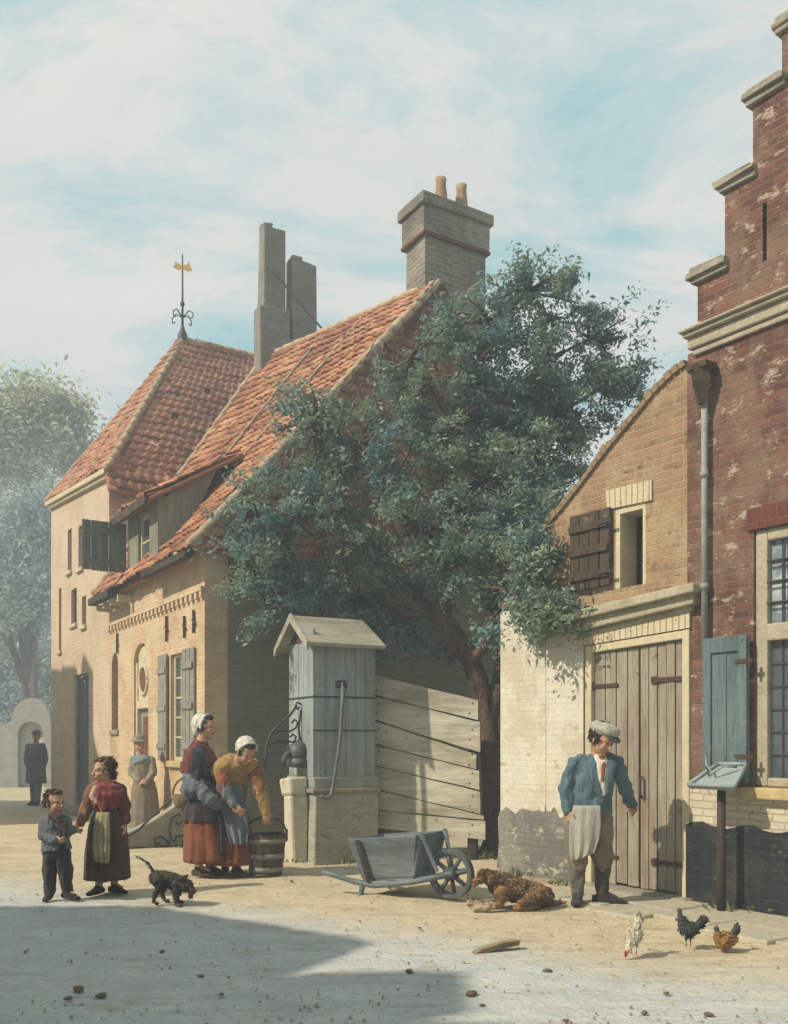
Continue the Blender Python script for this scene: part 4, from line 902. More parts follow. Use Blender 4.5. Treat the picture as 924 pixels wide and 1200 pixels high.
def main_tree():
    base = ground_at(566, 1001); b = base
    T = thing('gnarled_tree', 'gnarled old tree with spreading blue green crown and leaning dark trunk behind the board fence', 'tree', base)
    d = base.y
    def p(px, py, dy=0): return at(px, py, d + dy) - base
    tr = MB()
    spine = [p(584, 1012), p(582, 985), p(579, 940), p(576, 890), p(571, 840), p(560, 795), p(545, 762), p(528, 735)]
    tr.tube(spine, [.21, .15, .13, .122, .118, .118, .115, .10], 14)
    for a in range(5):                                   # root flare
        an = a * 1.25 + .3; tr.tube([p(581, 975), p(582, 1000) + Vector((math.cos(an) * .15, math.sin(an) * .15, 0)), p(583, 1008) + Vector((math.cos(an) * .34, math.sin(an) * .34, -.04))], [.09, .07, .03], 8)
    tr.tube([p(574, 850), p(582, 815), p(586, 790, .1), p(592, 740, .2), p(604, 690, .3)], [.10, .085, .075, .065, .05], 8)
    limbs = [
        ([p(538, 765), p(520, 725), p(520, 670, -.1), p(524, 610, -.1), p(527, 560), p(533, 500, .1), p(550, 440, .2), p(580, 380, .3), p(620, 340, .4)], .115, .03),
        ([p(524, 740), p(490, 700, .1), p(450, 660, .2), p(400, 630, -.5), p(345, 605, -.5), p(300, 590, -.4)], .09, .018),
        ([p(522, 660), p(495, 610, -.3), p(460, 560, -.4), p(420, 520, -.4), p(370, 490, -.3)], .07, .016),
        ([p(526, 600), p(560, 560, .2), p(610, 520, .3), p(660, 480, .5), p(715, 445, .6), p(750, 430, .7)], .075, .014),
        ([p(530, 530), p(580, 470, .4), p(640, 420, .5), p(690, 395, .6), p(740, 370, .7)], .06, .012),
        ([p(550, 780), p(585, 735, -.5), p(615, 705, -1.2), p(632, 700, -1.8), p(655, 722, -2.25)], .075, .018),
        ([p(533, 500), p(500, 450, -.2), p(480, 420, -.3), p(450, 400, -.2)], .05, .014),
        ([p(520, 720), p(470, 720, .2), p(420, 700, .4), p(370, 700, .4), p(310, 690, .3)], .06, .014)]
    for pts, r0, r1 in limbs:
        n = len(pts); rr = [r0 + (r1 - r0) * (k / (n - 1)) ** .7 for k in range(n)]
        q = [v + Vector((random.uniform(-.03, .03), random.uniform(-.05, .05), random.uniform(-.03, .03))) if 0 < k < n - 1 else v for k, v in enumerate(pts)]
        tr.tube(q, rr, 8)
    tk = link('trunk', remesh(tr, .022, 2, 'trunk', M['bark'], (.018, 6, .35)), T)
    limb_light = MB().tube([p(524, 620, -.16), p(527, 590, -.17), p(529, 566, -.17)], [.05, .058, .03], 8).build('limb_highlight', M['bark_highlight'], T, True)  # pale strip laid along the limb as its painted highlight
    rng = np.random.default_rng(4)
    L = []
    def lobe(px, py, rx, ry, dy, rd, k=1.0):
        dy += .25 if px < 560 else 0
        if px > 560 and py < 520: k *= 1.4
        if px < 490 and py > 540: k *= 1.3
        if py > 655 and px < 545: dy = max(dy, .35)
        c = p(px, py, dy); L.append((c, (rx * d / F, rd, ry * d / F), k))
    lobe(300, 640, 42, 50, -.4, .45, .7); lobe(335, 700, 70, 40, -.6, .5, 1.0); lobe(345, 600, 75, 55, -.5, .6, 1.3); lobe(390, 520, 62, 48, -.3, .55, 1.0)
    lobe(430, 600, 80, 65, -.6, .7, 1.5); lobe(450, 680, 85, 55, -.8, .6, 1.5); lobe(480, 520, 65, 60, -.4, .6, 1.2); lobe(520, 440, 62, 60, -.1, .6, 1.1)
    lobe(560, 640, 75, 60, -.6, .6, 1.5); lobe(612, 700, 50, 44, -.3, .5, .8); lobe(625, 640, 40, 60, -.3, .5, .8); lobe(600, 540, 62, 65, .2, .6, 1.2)
    lobe(560, 375, 50, 40, .2, .5, .8); lobe(625, 345, 52, 38, .4, .45, .7); lobe(610, 430, 62, 60, .3, .6, 1.2); lobe(665, 470, 60, 48, .5, .5, .9)
    lobe(690, 390, 50, 34, .6, .45, .5); lobe(722, 450, 42, 30, .6, .4, .5); lobe(655, 560, 36, 52, .4, .45, .7); lobe(500, 760, 60, 26, -.6, .4, .7); lobe(420, 735, 60, 32, -.9, .4, .8)
    lobe(640, 730, 30, 30, -.4, .4, .5); lobe(355, 485, 40, 26, -.3, .4, .4); lobe(470, 460, 40, 36, -.2, .4, .5)
    lobe(540, 505, 50, 50, .3, .5, .9); lobe(585, 480, 50, 50, .4, .5, .9); lobe(640, 500, 50, 60, .6, .5, .9); lobe(620, 580, 40, 50, .2, .5, .7); lobe(560, 560, 60, 50, -.2, .5, .9)
    lobe(606, 672, 44, 42, -.9, .4, 1.0); lobe(628, 650, 26, 40, -1.9, .25, .7); lobe(632, 700, 32, 34, -2.0, .3, .9); lobe(652, 730, 24, 20, -2.3, .2, .4); lobe(612, 735, 40, 26, -1.2, .35, .7); lobe(620, 612, 34, 40, -.8, .35, .8)
    P, tin, cents = sprays(L, 28, rng, 112, .092)
    # thin outer sprays that break the outline
    ex = []
    for (px, py, dy) in ((250, 640, -.3), (262, 600, -.3), (285, 560, -.3), (330, 480, -.2), (352, 462, -.2), (600, 312, .4), (640, 305, .4), (668, 318, .5), (735, 352, .7), (760, 372, .7), (750, 405, .7), (755, 435, .7), (735, 475, .6), (700, 508, .5), (560, 340, .2), (275, 690, -.4), (300, 735, -.5), (660, 640, -.3), (672, 690, -.3)):
        c = np.array(p(px, py, dy)); o = np.array(p(520, 560))
        ax = c - o; ax /= np.linalg.norm(ax); m = 70; t = rng.uniform(-.3, .22, (m, 1)); ex.append(c + ax * t + rng.normal(size=(m, 3)) * .055)
    ex = np.concatenate(ex); P = np.concatenate([P, ex]); tin = np.concatenate([tin, rng.uniform(0, .8, len(ex))])
    # keep a window on the limbs in the middle of the crown open
    q = P + np.array(base); px = q[:, 0] / q[:, 1] * F + CX; py = HY - (q[:, 2] - H) / q[:, 1] * F
    link('crown', leaves_mesh('crown', P, .034, M['leaf'], .45, tin), T)
    tw = MB(); lp = [v for l, _, _ in limbs for v in l]
    for c in cents:
        if rng.uniform() > .8: continue
        c = Vector(c); n = min(lp, key=lambda v: (v - c).length_squared)
        if (c - n).length > 1.1: continue
        m = n.lerp(c, .5) + Vector(rng.normal(size=3) * .06); tw.tube([n, m, c + (c - n).normalized() * .08], [.02, .013, .006], 5)
    tw.build('twigs', M['bark'], T, True)
    return T

def far_tree(name, label, px, py_base, d, trunk_h, lobes, mat, group, nper=26, leaf=.16):
    base = at(px, py_base, d); base.z = 0
    T = thing(name, label, 'tree', base, 0, group)
    t = MB(); s = d / F; rng = np.random.default_rng(int(px * 7 + d * 3) % 9999 + 1)
    top = max(l[1] for l in lobes); L = []
    for (lx, ly, rx, ry) in lobes:
        c = at(lx, ly, d + rng.uniform(-1, 1)) - base; L.append((c, (rx * s, (rx + ry) * .45 * s, ry * s), 1.0))
    cz = Vector(np.mean([np.array(l[0]) for l in L], axis=0))
    t.tube([(0, 0, -.1), (.05, 0, trunk_h * .5), (-.05, .05, trunk_h), cz], [.3, .22, .18, .1], 8)
    for l in L: t.tube([(0, 0, trunk_h * .9), Vector((0, 0, trunk_h)).lerp(l[0], .5) + Vector((.1, 0, .2)), l[0]], [.14, .09, .04], 6)
    t.build('trunk', M['bark'], T, True)
    P, tin, _ = sprays(L, nper, rng, 46, .011 * d)
    link('crown', leaves_mesh('crown', P, leaf, mat, .4, tin), T)
    return T

def weeds(name, label, spots, n=26):
    P = []; rng = np.random.default_rng(3); tin = []
    V = []; Fc = []; att = []
    for (pos, rad, h) in spots:
        for _ in range(int(n * rad / .2)):
            a = rng.uniform(0, 6.28); r = rad * math.sqrt(rng.uniform()); p = Vector((pos[0] + math.cos(a) * r, pos[1] + math.sin(a) * r * .7, 0)); hh = h * rng.uniform(.4, 1.1); lean = Vector((rng.normal() * .4, rng.normal() * .4, 1)) * hh; w = Vector((-lean.y, lean.x, 0)); w = w.normalized() * .011 if w.length > 1e-5 else Vector((.01, 0, 0))
            w = Vector((math.cos(a * 3), math.sin(a * 3), 0)) * .012
            b = len(V); V += [p - w, p + w, p + lean * .6 + w, p + lean + Vector((lean.x, lean.y, -hh * .1)) * .4, p + lean * .6 - w]; Fc.append([b, b + 1, b + 2, b + 3, b + 4]); att.append(rng.uniform())
    me = bpy.data.meshes.new(name); me.from_pydata([tuple(v) for v in V], [], Fc); me.materials.append(M['weed']); a = me.attributes.new('leaf', 'FLOAT', 'FACE'); a.data.foreach_set('value', att); me.update()
    return tag(link(name, me), label, 'weeds', kind='stuff')

# ------------------------------------------------------------------ pump, fence, barrow, bucket, post, stoop
PF = Frame(ground_at(370, 1012), (math.cos(R(28)), math.sin(R(28))))
def pump():
    T = thing('water_pump', 'blue grey boarded town pump with little gabled roof on a brick base', 'pump', PF.o, PF.rz)
    w, dp = .72, .76; zb = .92; ze = 2.40
    MB().box(-.02, w + .03, -.02, dp, -.1, zb - .17, j=.008).build('base', M['pump_brick'], T, bevel=.015)
    MB().box(-.05, w + .05, -.05, dp + .04, zb - .167, zb - .125, j=.006).build('plinth_moulding', M['stone_cap'], T, bevel=.012)
    MB().box(-.025, w + .03, -.025, dp + .01, zb - .122, zb, j=.006).build('base_stone', M['pump_stone'], T, bevel=.015)
    y1 = dp - .06
    cs = MB(); board_panel(.0, w, zb + .003, ze, 0.0, .03, 6, mb=cs, gap=.004, jy=.002, jz=.002); cs.box(.006, w - .006, .031, y1, zb + .003, ze - .01)
    cas = cs.build('casing', M['pump_wood'], T, bevel=.003)
    sd = MB(); board_panel(.001, y1 - .002, zb + .003, ze + .12, -.026, -.001, 5, mb=sd, gap=.004, jy=.002, jz=.002)
    s = sd.build('side_boards', M['pump_wood'], cas, bevel=.003); s.matrix_local = Matrix(((0, 1, 0, 0), (1, 0, 0, 0), (0, 0, 1, 0), (0, 0, 0, 1)))
    b = MB(); b.box(-.032, w + .006, -.009, -.004, 1.78, 1.80); b.box(-.033, -.028, -.009, y1, 1.78, 1.80); b.box(-.032, w + .006, -.0085, -.0035, 1.42, 1.435); b.build('iron_band', M['iron'], T)
    # roof with its ridge across the front, open triangular gables
    zr = 2.70; ym = y1 / 2; ov = .13; o2 = .14
    r = MB()
    r.slab([(-ov, -o2, ze - .04), (w + .07, -o2, ze - .04), (w + .02, ym, zr), (-ov, ym, zr)], .05); r.slab([(w + .07, y1 + o2, ze - .04), (-ov, y1 + o2, ze - .04), (-ov, ym, zr), (w + .02, ym, zr)], .05)
    rf = r.build('roof', M['pump_roof'], T, bevel=.01)
    g = MB()
    for x0, x1 in ((-.035, -.002), (w + .002, w + .03)):
        g.add([(x0, 0.02, ze + .0), (x0, y1 - .02, ze), (x0, ym, zr - .09), (x1, 0.02, ze), (x1, y1 - .02, ze), (x1, ym, zr - .09)], [[0, 2, 1], [3, 4, 5], [0, 1, 4, 3], [1, 2, 5, 4], [2, 0, 3, 5]])
    g.build('gable_board', M['brown_wood'], rf)
    bb = MB()
    for (ya, za, yb_, zb_) in ((-o2, ze - .045, ym, zr + .005), (y1 + o2, ze - .045, ym, zr + .005)):
        bb.add([(-ov - .03, ya, za + .012), (-ov - .002, ya, za + .012), (-ov - .002, yb_, zb_ + .012), (-ov - .03, yb_, zb_ + .012), (-ov - .03, ya, za - .075), (-ov - .002, ya, za - .075), (-ov - .002, yb_, zb_ - .085), (-ov - .03, yb_, zb_ - .085)], [[0, 1, 2, 3], [7, 6, 5, 4], [0, 4, 5, 1], [1, 5, 6, 2], [2, 6, 7, 3], [3, 7, 4, 0]])
    bb.build('bargeboard', M['pump_roof'], rf)
    # long iron handle
    x, z = PF.pt(402, 803, -.05); hz = PF.pt(386, 936, -.12)
    h = MB(); h.tube([(x, -.06, z + .02), (x - .02, -.075, z - .25), (x - .05, -.085, z - .6), (hz[0] + .06, -.09, hz[1] + .13), (hz[0] + .035, -.09, hz[1] + .03), (hz[0] - .03, -.09, hz[1] + .0), (hz[0] - .09, -.09, hz[1] + .04)], [.026, .023, .022, .022, .022, .02, .018], 8)
    hd = h.build('handle', M['iron_pale'], T, True)
    MB().box(x - .07, x + .06, -.03, -.004, z - .03, z + .05).build('handle_plate', M['iron'], hd, bevel=.006)
    MB().tube([(x, -.004, z + .01), (x, -.1, z + .01)], [.022, .022], 10).build('pivot', M['iron'], hd, True)
    # lead spout with hood, pale worn stone under it with sunlit white put into its colour
    sp = MB(); yc = .33
    sp.tube([(-.02, yc, 1.19), (-.10, yc, 1.21), (-.19, yc, 1.18), (-.245, yc, 1.10), (-.25, yc, 1.04)], [.045, .045, .042, .038, .042], 10)
    sp.box(-.16, -.028, yc - .16, yc + .14, 1.02, 1.12, j=.01); sp.tube([(-.028, yc - .01, 1.19), (-.16, yc - .01, 1.16)], [.15, .10], 12)
    sp.build('spout', M['lead_dark'], T, True)
    st = MB(); st.box(-.24, -.0275, yc - .19, yc + .11, zb - .20, zb - .01, j=.02); st.box(-.21, -.0275, yc - .16, yc + .08, -.1, zb - .203, j=.02); st.build('spout_stone', M['white_stone'], T, bevel=.03)
    # wrought iron scrolls over the spout
    sc = MB()
    def scroll(pts, r=.014): sc.tube([(a, yc, b) for a, b in pts], r, 7)
    scroll([(-.03, 1.72), (-.08, 1.74), (-.10, 1.69), (-.07, 1.66), (-.05, 1.69)], .012); scroll([(-.08, 1.70), (-.16, 1.60), (-.28, 1.50), (-.38, 1.40), (-.43, 1.28), (-.44, 1.14), (-.47, 1.05), (-.44, 1.03)])
    scroll([(-.40, 1.37), (-.28, 1.42), (-.16, 1.42), (-.09, 1.46), (-.07, 1.52), (-.11, 1.55), (-.14, 1.51)], .012)
    scroll([(-.43, 1.27), (-.32, 1.30), (-.20, 1.31), (-.11, 1.30), (-.09, 1.36), (-.13, 1.39), (-.16, 1.355)], .012)
    scroll([(-.03, 1.66), (-.06, 1.45), (-.03, 1.25)], .012)
    sc.build('scroll_bracket', M['iron'], T, True)
    return T

def fence():
    o = ground_at(438, 1003); fr = Frame(o, (.95, -.31)); w = 1.27
    T = thing('board_fence', 'pale crooked fence of wide horizontal boards between the pump and the tree', 'fence', fr.o, fr.rz)
    px = [((437, 565, 792, 822), (437, 566, 820, 846)), ]
    tops = [(790, 821), (815, 846), (844, 884), (872, 903), (897, 928), (925, 956), (950, 962), (972, 986)]
    z = lambda k, s: fr.pt(*( (440, tops[k][0]) if s == 0 else (562, tops[k][1])))[1]
    ends = [.0, .02, -.02, .01, .02, .06, .08]
    for k in range(7):
        a0, a1, b0, b1 = z(k, 0), z(k, 1), z(k + 1, 0), z(k + 1, 1); xe = w + ends[k] - .04; xs = -.02 + random.uniform(-.02, .02); g = random.uniform(.008, .022)
        n = 9; top, bot = [], []
        for i in range(n + 1):
            s = i / n; x = xs + (xe - xs) * s
            top.append((x, a0 + (a1 - a0) * s + .012 * noise.noise(Vector((k * 3, s * 3, 1))) - .003)); bot.append((x + random.uniform(-.006, .006) * (i in (0, n)), b0 + (b1 - b0) * s + g + .014 * noise.noise(Vector((k * 3 + 9, s * 3, 4)))))
        y = random.uniform(-.008, .008) + (k % 2) * .004
        bd = MB().prism(bot + top[::-1], y - .02, y + .012)
        for x in (.06, w - .12):
            zc = (top[0][1] + bot[0][1]) / 2 + ((top[-1][1] + bot[-1][1]) - (top[0][1] + bot[0][1])) / 2 * (x / w)
            for q in (-.06, .05): bd.ball((x + q * .3, y - .021, zc + q), (.011, .004, .011), n=5, mi=1)
        bd.build('board', [M['grey_wood_x'], M['rust']], T, bevel=.004)
    for x, h in ((.06, 2.05), (w - .12, 1.72)):
        MB().box(x - .05, x + .05, .03, .12, -.1, h, j=.008).build('post', M['dark_wood'], T, bevel=.008)
    return T

def barrow():
    o = ground_at(529, 1054); a = R(-33)
    T = thing('wheelbarrow', 'blue grey wooden wheelbarrow with one spoked wheel standing before the fence', 'wheelbarrow', o, a)
    # local: wheel at the origin, handles towards -x
    r = .205
    rim = MB(); n = 36; pr = [(.0, .032), (-.042, .027), (-.042, -.027), (.0, -.032)]
    for i in range(n):
        pass
    vs, fs = [], []
    for i in range(n):
        an = 2 * math.pi * i / n
        for dr, y in pr: vs.append(((r + dr) * math.cos(an), y, r + .006 + (r + dr) * math.sin(an)))
    for i in range(n):
        for k in range(4): fs.append([i * 4 + k, ((i + 1) % n) * 4 + k, ((i + 1) % n) * 4 + (k + 1) % 4, i * 4 + (k + 1) % 4])
    wl = MB().add(vs, [f[::-1] for f in fs]).build('wheel', M['wheel_wood'], T, bevel=.004)
    zc = r + .006
    for k in range(8):
        an = 2 * math.pi * k / 8 + .2; c, s = math.cos(an), math.sin(an); MB().tube([(.04 * c, 0, zc + .04 * s), ((r - .03) * c, 0, zc + (r - .03) * s)], [.021, .018], 6).build('spoke', M['wheel_wood'], wl, True)
    MB().tube([(0, -.075, zc), (0, -.05, zc), (0, .05, zc), (0, .075, zc)], [.042, .055, .055, .042], 12).build('hub', M['wheel_wood'], wl, True)
    MB().tube([(0, -.13, zc), (0, .13, zc)], .014, 8).build('axle', M['iron'], wl, True)
    hub = Vector((0, 0, zc))
    for sy in (-1, 1):
        pts = [(.07, sy * .10, zc + .015), (-.30, sy * .15, zc - .075), (-.64, sy * .20, .085), (-.86, sy * .23, .115), (-1.02, sy * .25, .15), (-1.14, sy * .255, .165)]
        MB().tube(pts, [(.032, .026)] * 3 + [(.03, .024), (.026, .022), (.024, .02)], 8).build('shaft', M['cart_wood'], T, True)
        MB().tube([(-.74, sy * .212, .12), (-.76, sy * .22, -.0)], [.028, .022], 8).build('leg', M['cart_wood'], T)
        MB().tube([(-.27, sy * .165, .19), (-.17, sy * .20, .56)], [(.022, .016)] * 2, 6).build('brace', M['cart_wood'], T); MB().tube([(-.06, sy * .125, .24), (-.17, sy * .20, .55)], [(.02, .015)] * 2, 6).build('brace', M['cart_wood'], T)
        q = [(-.76, sy * .20, .13), (-.27, sy * .17, .185), (-.19, sy * .245, .54), (-.86, sy * .275, .47)]
        if sy > 0: q = q[::-1]
        MB().slab(q, .022).build('side_panel', M['cart_wood'], T, bevel=.004)
        MB().tube([(-.67, sy * .225, .12), (-.75, sy * .29, .47)], [(.026, .016)] * 2, 6, side=(1, 0, 0)).build('stake', M['dark_wood'] if sy < 0 else M['cart_wood'], T)
    MB().slab([(-.27, -.165, .185), (-.27, .165, .185), (-.19, .24, .54), (-.19, -.24, .54)], .022).build('front_panel', M['cart_wood'], T, bevel=.004)
    MB().slab([(-.76, .195, .13), (-.76, -.195, .13), (-.86, -.27, .47), (-.86, .27, .47)], .022).build('tail_panel', M['cart_wood'], T, bevel=.004)
    MB().slab([(-.76, -.19, .125), (-.27, -.165, .18), (-.27, .165, .18), (-.76, .19, .125)], .02).build('floor_board', M['cart_wood'], T)
    return T

def bucket():
    o = ground_at(312, 1025); T = thing('bucket', 'wooden water bucket with iron hoops under the stooping woman\'s hand', 'bucket', o)
    h, r0, r1 = .40, .155, .20; vs = MB(); n = 16
    for k in range(n):
        a0 = 2 * math.pi * (k + .03) / n; a1 = 2 * math.pi * (k + .97) / n; q = []
        hh = h + random.uniform(-.004, .004)
        for z, r in ((0.0, r0), (hh, r1)):
            for rr in (r - .018, r):
                for a in (a0, a1): q.append((rr * math.cos(a), rr * math.sin(a), z))
        vs.add(q, [[0, 1, 3, 2], [4, 6, 7, 5], [2, 3, 7, 6], [0, 4, 5, 1], [0, 2, 6, 4], [1, 5, 7, 3]])
    vs.build('staves', M['bucket'], T); MB().lathe([(.001, .04), (.15, .04), (.15, .02), (.001, .02)], (0, 0, 0), 20).build('bottom', M['bucket'], T)
    for z in (.06, .19, .34):
        r = r0 + (r1 - r0) * z / h; MB().lathe([(r - .004, z - .022), (r + .006, z - .022), (r + .007, z + .022), (r - .004, z + .022), (r - .004, z - .022)], (0, 0, 0), 32).build('hoop', M['hoop'], T, True)
    b = MB(); pts = [(r1 * math.cos(t) * 1.0, r1 * math.sin(t) * .12, h - .03 + .19 * max(0, math.sin(t)) ** .7) for t in np.linspace(0, math.pi, 15)]; b.tube(pts, .009, 6); b.build('bail', M['iron'], T, True)
    for s in (-1, 1): MB().box(s * r1 - .012, s * r1 + .012, -.03, .03, h - .07, h + .045).build('lug', M['bucket'], T, bevel=.005)
    MB().lathe([(.001, .26), (.165, .26)], (0, 0, 0), 24).build('water', M['water'], T)
    return T

def post():
    o = ground_at(846, 1069)
    T = thing('shelf_post', 'short weathered post carrying a sloping grey tray in front of the tarred plinth', 'post', o, RT.rz)
    s = o.y / F; ht = (1069 - 922) * s
    MB().tube([(.0, 0, -.05), (-.004, .0, ht * .5), (-.008, .01, ht)], [(.038, .034), (.034, .03), (.032, .03)], 10).build('post', M['dark_wood'], T, True)
    tr = MB(); q = [(-.20, -.14, ht + .0), (.20, -.14, ht + .0), (.13, .13, ht + .16), (-.12, .13, ht + .16)]
    tr.slab(q, .025); t = tr.build('tray', M['tray'], T, bevel=.005)
    rm = MB()
    for a, b in zip(q, q[1:] + q[:1]): rm.tube([Vector(a) + Vector((0, 0, .012)), Vector(b) + Vector((0, 0, .012))], .016, 6)
    rm.build('rim', M['tray'], t, True)
    MB().tube([(-.10, -.02, ht + .08), (-.115, -.04, ht + .25), (-.10, -.05, ht + .17), (-.04, -.06, ht + .10), (.04, -.03, ht + .16), (.10, .05, ht + .15)], .009, 6).build('wire_hook', M['lead'], t, True)
    return T

def stoop():
    T = thing('stoop', 'low curved stoop wall with iron scroll beside the cottage door', 'stoop', LT.w(-.45, 0), LT.rz)
    pts = [(-1.0, 0), (-.0, 0), (-.0, .74)] + [(-.0 - .95 * t, .74 - .58 * (t ** .75) - .04 * math.sin(t * 3.14)) for t in np.linspace(.12, 1, 10)]
    mat = Matrix(((0, -1, 0, 0), (1, 0, 0, 0), (0, 0, 1, 0), (0, 0, 0, 1)))
    MB().prism(pts, -.06, .10).build('wing_wall', M['stoop'], T, bevel=.02).matrix_local = mat
    MB().box(-1.2, -.12, -.62, -.001, -.1, .16).build('step', M['stone_cap'], T, bevel=.02)
    sc = MB()
    def scr(p, r=.014): sc.tube([(a, -.085, b) for a, b in p], r, 6)
    scr([(-.95, .10), (-.72, .22), (-.5, .42), (-.3, .58), (-.12, .66)]); scr([(-.30, .03), (-.33, .2), (-.30, .34), (-.20, .40), (-.15, .32), (-.20, .26), (-.25, .29)], .012)
    scr([(-.30, .03), (-.22, .12), (-.10, .12), (-.07, .05), (-.13, .02), (-.16, .06)], .012); scr([(-.33, .03), (-.42, .12), (-.52, .10), (-.50, .03), (-.45, .04)], .012)
    sc.build('scroll_rail', M['iron'], T, True).matrix_local = mat
    return T

def garden_gate():
    d = 27.0; o = at(0, HY, d); o.z = 0
    T = thing('garden_gateway', 'pale arched garden gateway far down the street below the trees', 'gateway', at(36, HY, d) * 1 - Vector((0, 0, H)))
    w = 46 * d / F; hw = w / 2; top = (870 - 818) * d / F + H
    ow = 15 * d / F
    out = [(-hw - 1.2, 0), (hw + .8, 0), (hw + .8, top * .72), (hw, top * .72)] + [(hw * math.cos(a), top * .72 + top * .28 * math.sin(a)) for a in np.linspace(.15, math.pi - .15, 11)] + [(-hw, top * .72), (-hw - 1.2, top * .72)]
    ar = MB().prism([(-ow, -.1), (ow, -.1), (ow, 1.55)] + [(ow * math.cos(a), 1.55 + .35 * math.sin(a)) for a in np.linspace(.2, math.pi - .2, 8)] + [(-ow, 1.55)], -.5, .6)
    MB().prism(out, 0, .3).build('wall', M['white_wall'], T, holes=[ar])
    MB().prism([(-ow, .0), (ow, .0), (ow, 1.9), (-ow, 1.9)], .2, .24).build('gate_leaf', M['white_wall2'], T)
    return T

def loose_bits():
    rng = random.Random(12)
    labels = [((190, 1117), .035, 'brown stone lying in the street shadow, the largest one left of the painted dog\'s path'),]
    spots = [(92, 1160, .05, 'dark clod of earth in the shadowed street, the biggest of the lower left'), (118, 1168, .045, 'dark clod lying just right of the biggest clod, lower left'), (80, 1171, .035, 'small dark clod nearest the left corner of the street'), (190, 1116, .03, 'brown pebble in the shadowed street below the small dark dog'), (235, 1145, .03, 'flat brown stone low in the middle of the shadowed street'), (30, 1116, .024, 'small brown pebble by the left edge of the street'),
             (260, 1166, .03, 'brown stone at the lower edge of the street shadow'), (480, 1139, .04, 'grey brown stone on the pale cart way, leftmost of the bright part'), (553, 1166, .055, 'long brown stone on the pale cart way near the bottom'), (642, 1139, .045, 'brown stone on the pale street below the lying dog'), (781, 1165, .03, 'small stone on the pale street below the white hen'), (566, 1179, .028, 'reddish pebble just below the long brown stone'), (755, 1188, .03, 'reddish stone at the bottom edge of the pale street'),
             (832, 1190, .035, 'dark stone at the bottom right of the street'), (663, 1198, .03, 'brown stone cut by the bottom edge of the picture'), (342, 1033, .03, 'small dark stone on the sand in front of the bucket'), (492, 1088, .02, 'tiny brown pebble on the sand below the wheelbarrow'), (422, 1080, .02, 'tiny brown pebble beside the tip of the street shadow')]
    for (px, py, r, lab) in spots:
        p = ground_at(px, min(py, 1197)); mb = MB(); mb.ball((0, 0, r * .10), (r * .7, r * .5, r * .28), n=8)
        me = mb.mesh('stone', M['pebble'], True)
        for v in me.vertices: v.co *= 1 + .35 * noise.noise(v.co * 30 + Vector((px, py, 0)))
        o = link('stone', me); o.location = p; o.rotation_euler = (0, 0, rng.uniform(0, 6)); tag(o, lab, 'stone', 'stones scattered on the street')
    p = ground_at(580, 1114)
    mb = MB(); mb.prism([(-.17, -.012), (.16, .0), (.17, .03), (.05, .035), (-.10, .018)], -.03, .03)
    o = mb.build('wood_scrap', M['scrap'], None, bevel=.004); o.location = p + Vector((0, 0, .012)); o.rotation_euler = (0, R(-4), R(22)); tag(o, 'broken splinter of pale wood lying on the sandy street', 'wood scrap')
    p = ground_at(588, 1015); s = p.y / F
    o = MB().tube([(0, 0, -.03), (.02, .02, .25), (.0, .03, .52)], [.05, .045, .035], 8).build('stump_post', M['grey_wood'], None, True); o.location = p; tag(o, 'short grey stake in the ground right of the tree trunk', 'stake')
    # loose straw blown along the foot of the walls and round the hens
    rr = np.random.default_rng(15); sv = MB()
    for (cx_, cy, sx, sy, n) in ((1.6, 6.3, .9, .5, 130), (1.55, 7.6, .5, .2, 60), (.2, 7.9, 1.3, .6, 90), (-2.0, 8.6, 1.3, .7, 60), (.3, 5.3, 1.2, .5, 50)):
        for _ in range(n):
            x, y = cx_ + rr.normal() * sx, cy + rr.normal() * sy
            if (Vector((x, y, 0)) - RT.o).dot(RT.i) > -.25: continue
            a = rr.uniform(0, 6.28); L = rr.uniform(.02, .075); z = .008; sv.tube([(x, y, z), (x + math.cos(a) * L, y + math.sin(a) * L, z + rr.uniform(0, .012))], .0022, 4)
    tag(sv.build('straw', M['straw']), 'loose straw scattered over the sandy ground', 'straw', kind='stuff')
    # grit: thousands of tiny stones and crumbs of earth trodden into the street, one mass
    rr = np.random.default_rng(5); vs = []; fs = []
    for _ in range(2600):
        d = 4.2 + 8 * rr.uniform() ** 1.6; x = rr.uniform(-.46, .44) * d
        if noise.noise(Vector((x * 1.1, d * 2.0, 4))) + rr.normal() * .25 < 0: continue
        r = .004 + .011 * rr.uniform() ** 3; b = len(vs); a = rr.uniform(0, 6.28); c, s_ = math.cos(a) * r, math.sin(a) * r
        vs += [(x + c, d + s_, -.004), (x - s_ * .7, d + c * .7, -.004), (x - c, d - s_, -.004), (x + s_ * .7, d - c * .7, -.004), (x, d, r * .8)]
        fs += [[b, b + 1, b + 4], [b + 1, b + 2, b + 4], [b + 2, b + 3, b + 4], [b + 3, b, b + 4]]
    me = bpy.data.meshes.new('gravel'); me.from_pydata(vs, [], fs); me.materials.append(M['grit']); me.update(); tag(link('gravel', me), 'fine brown grit trodden into the street', 'gravel', kind='stuff')
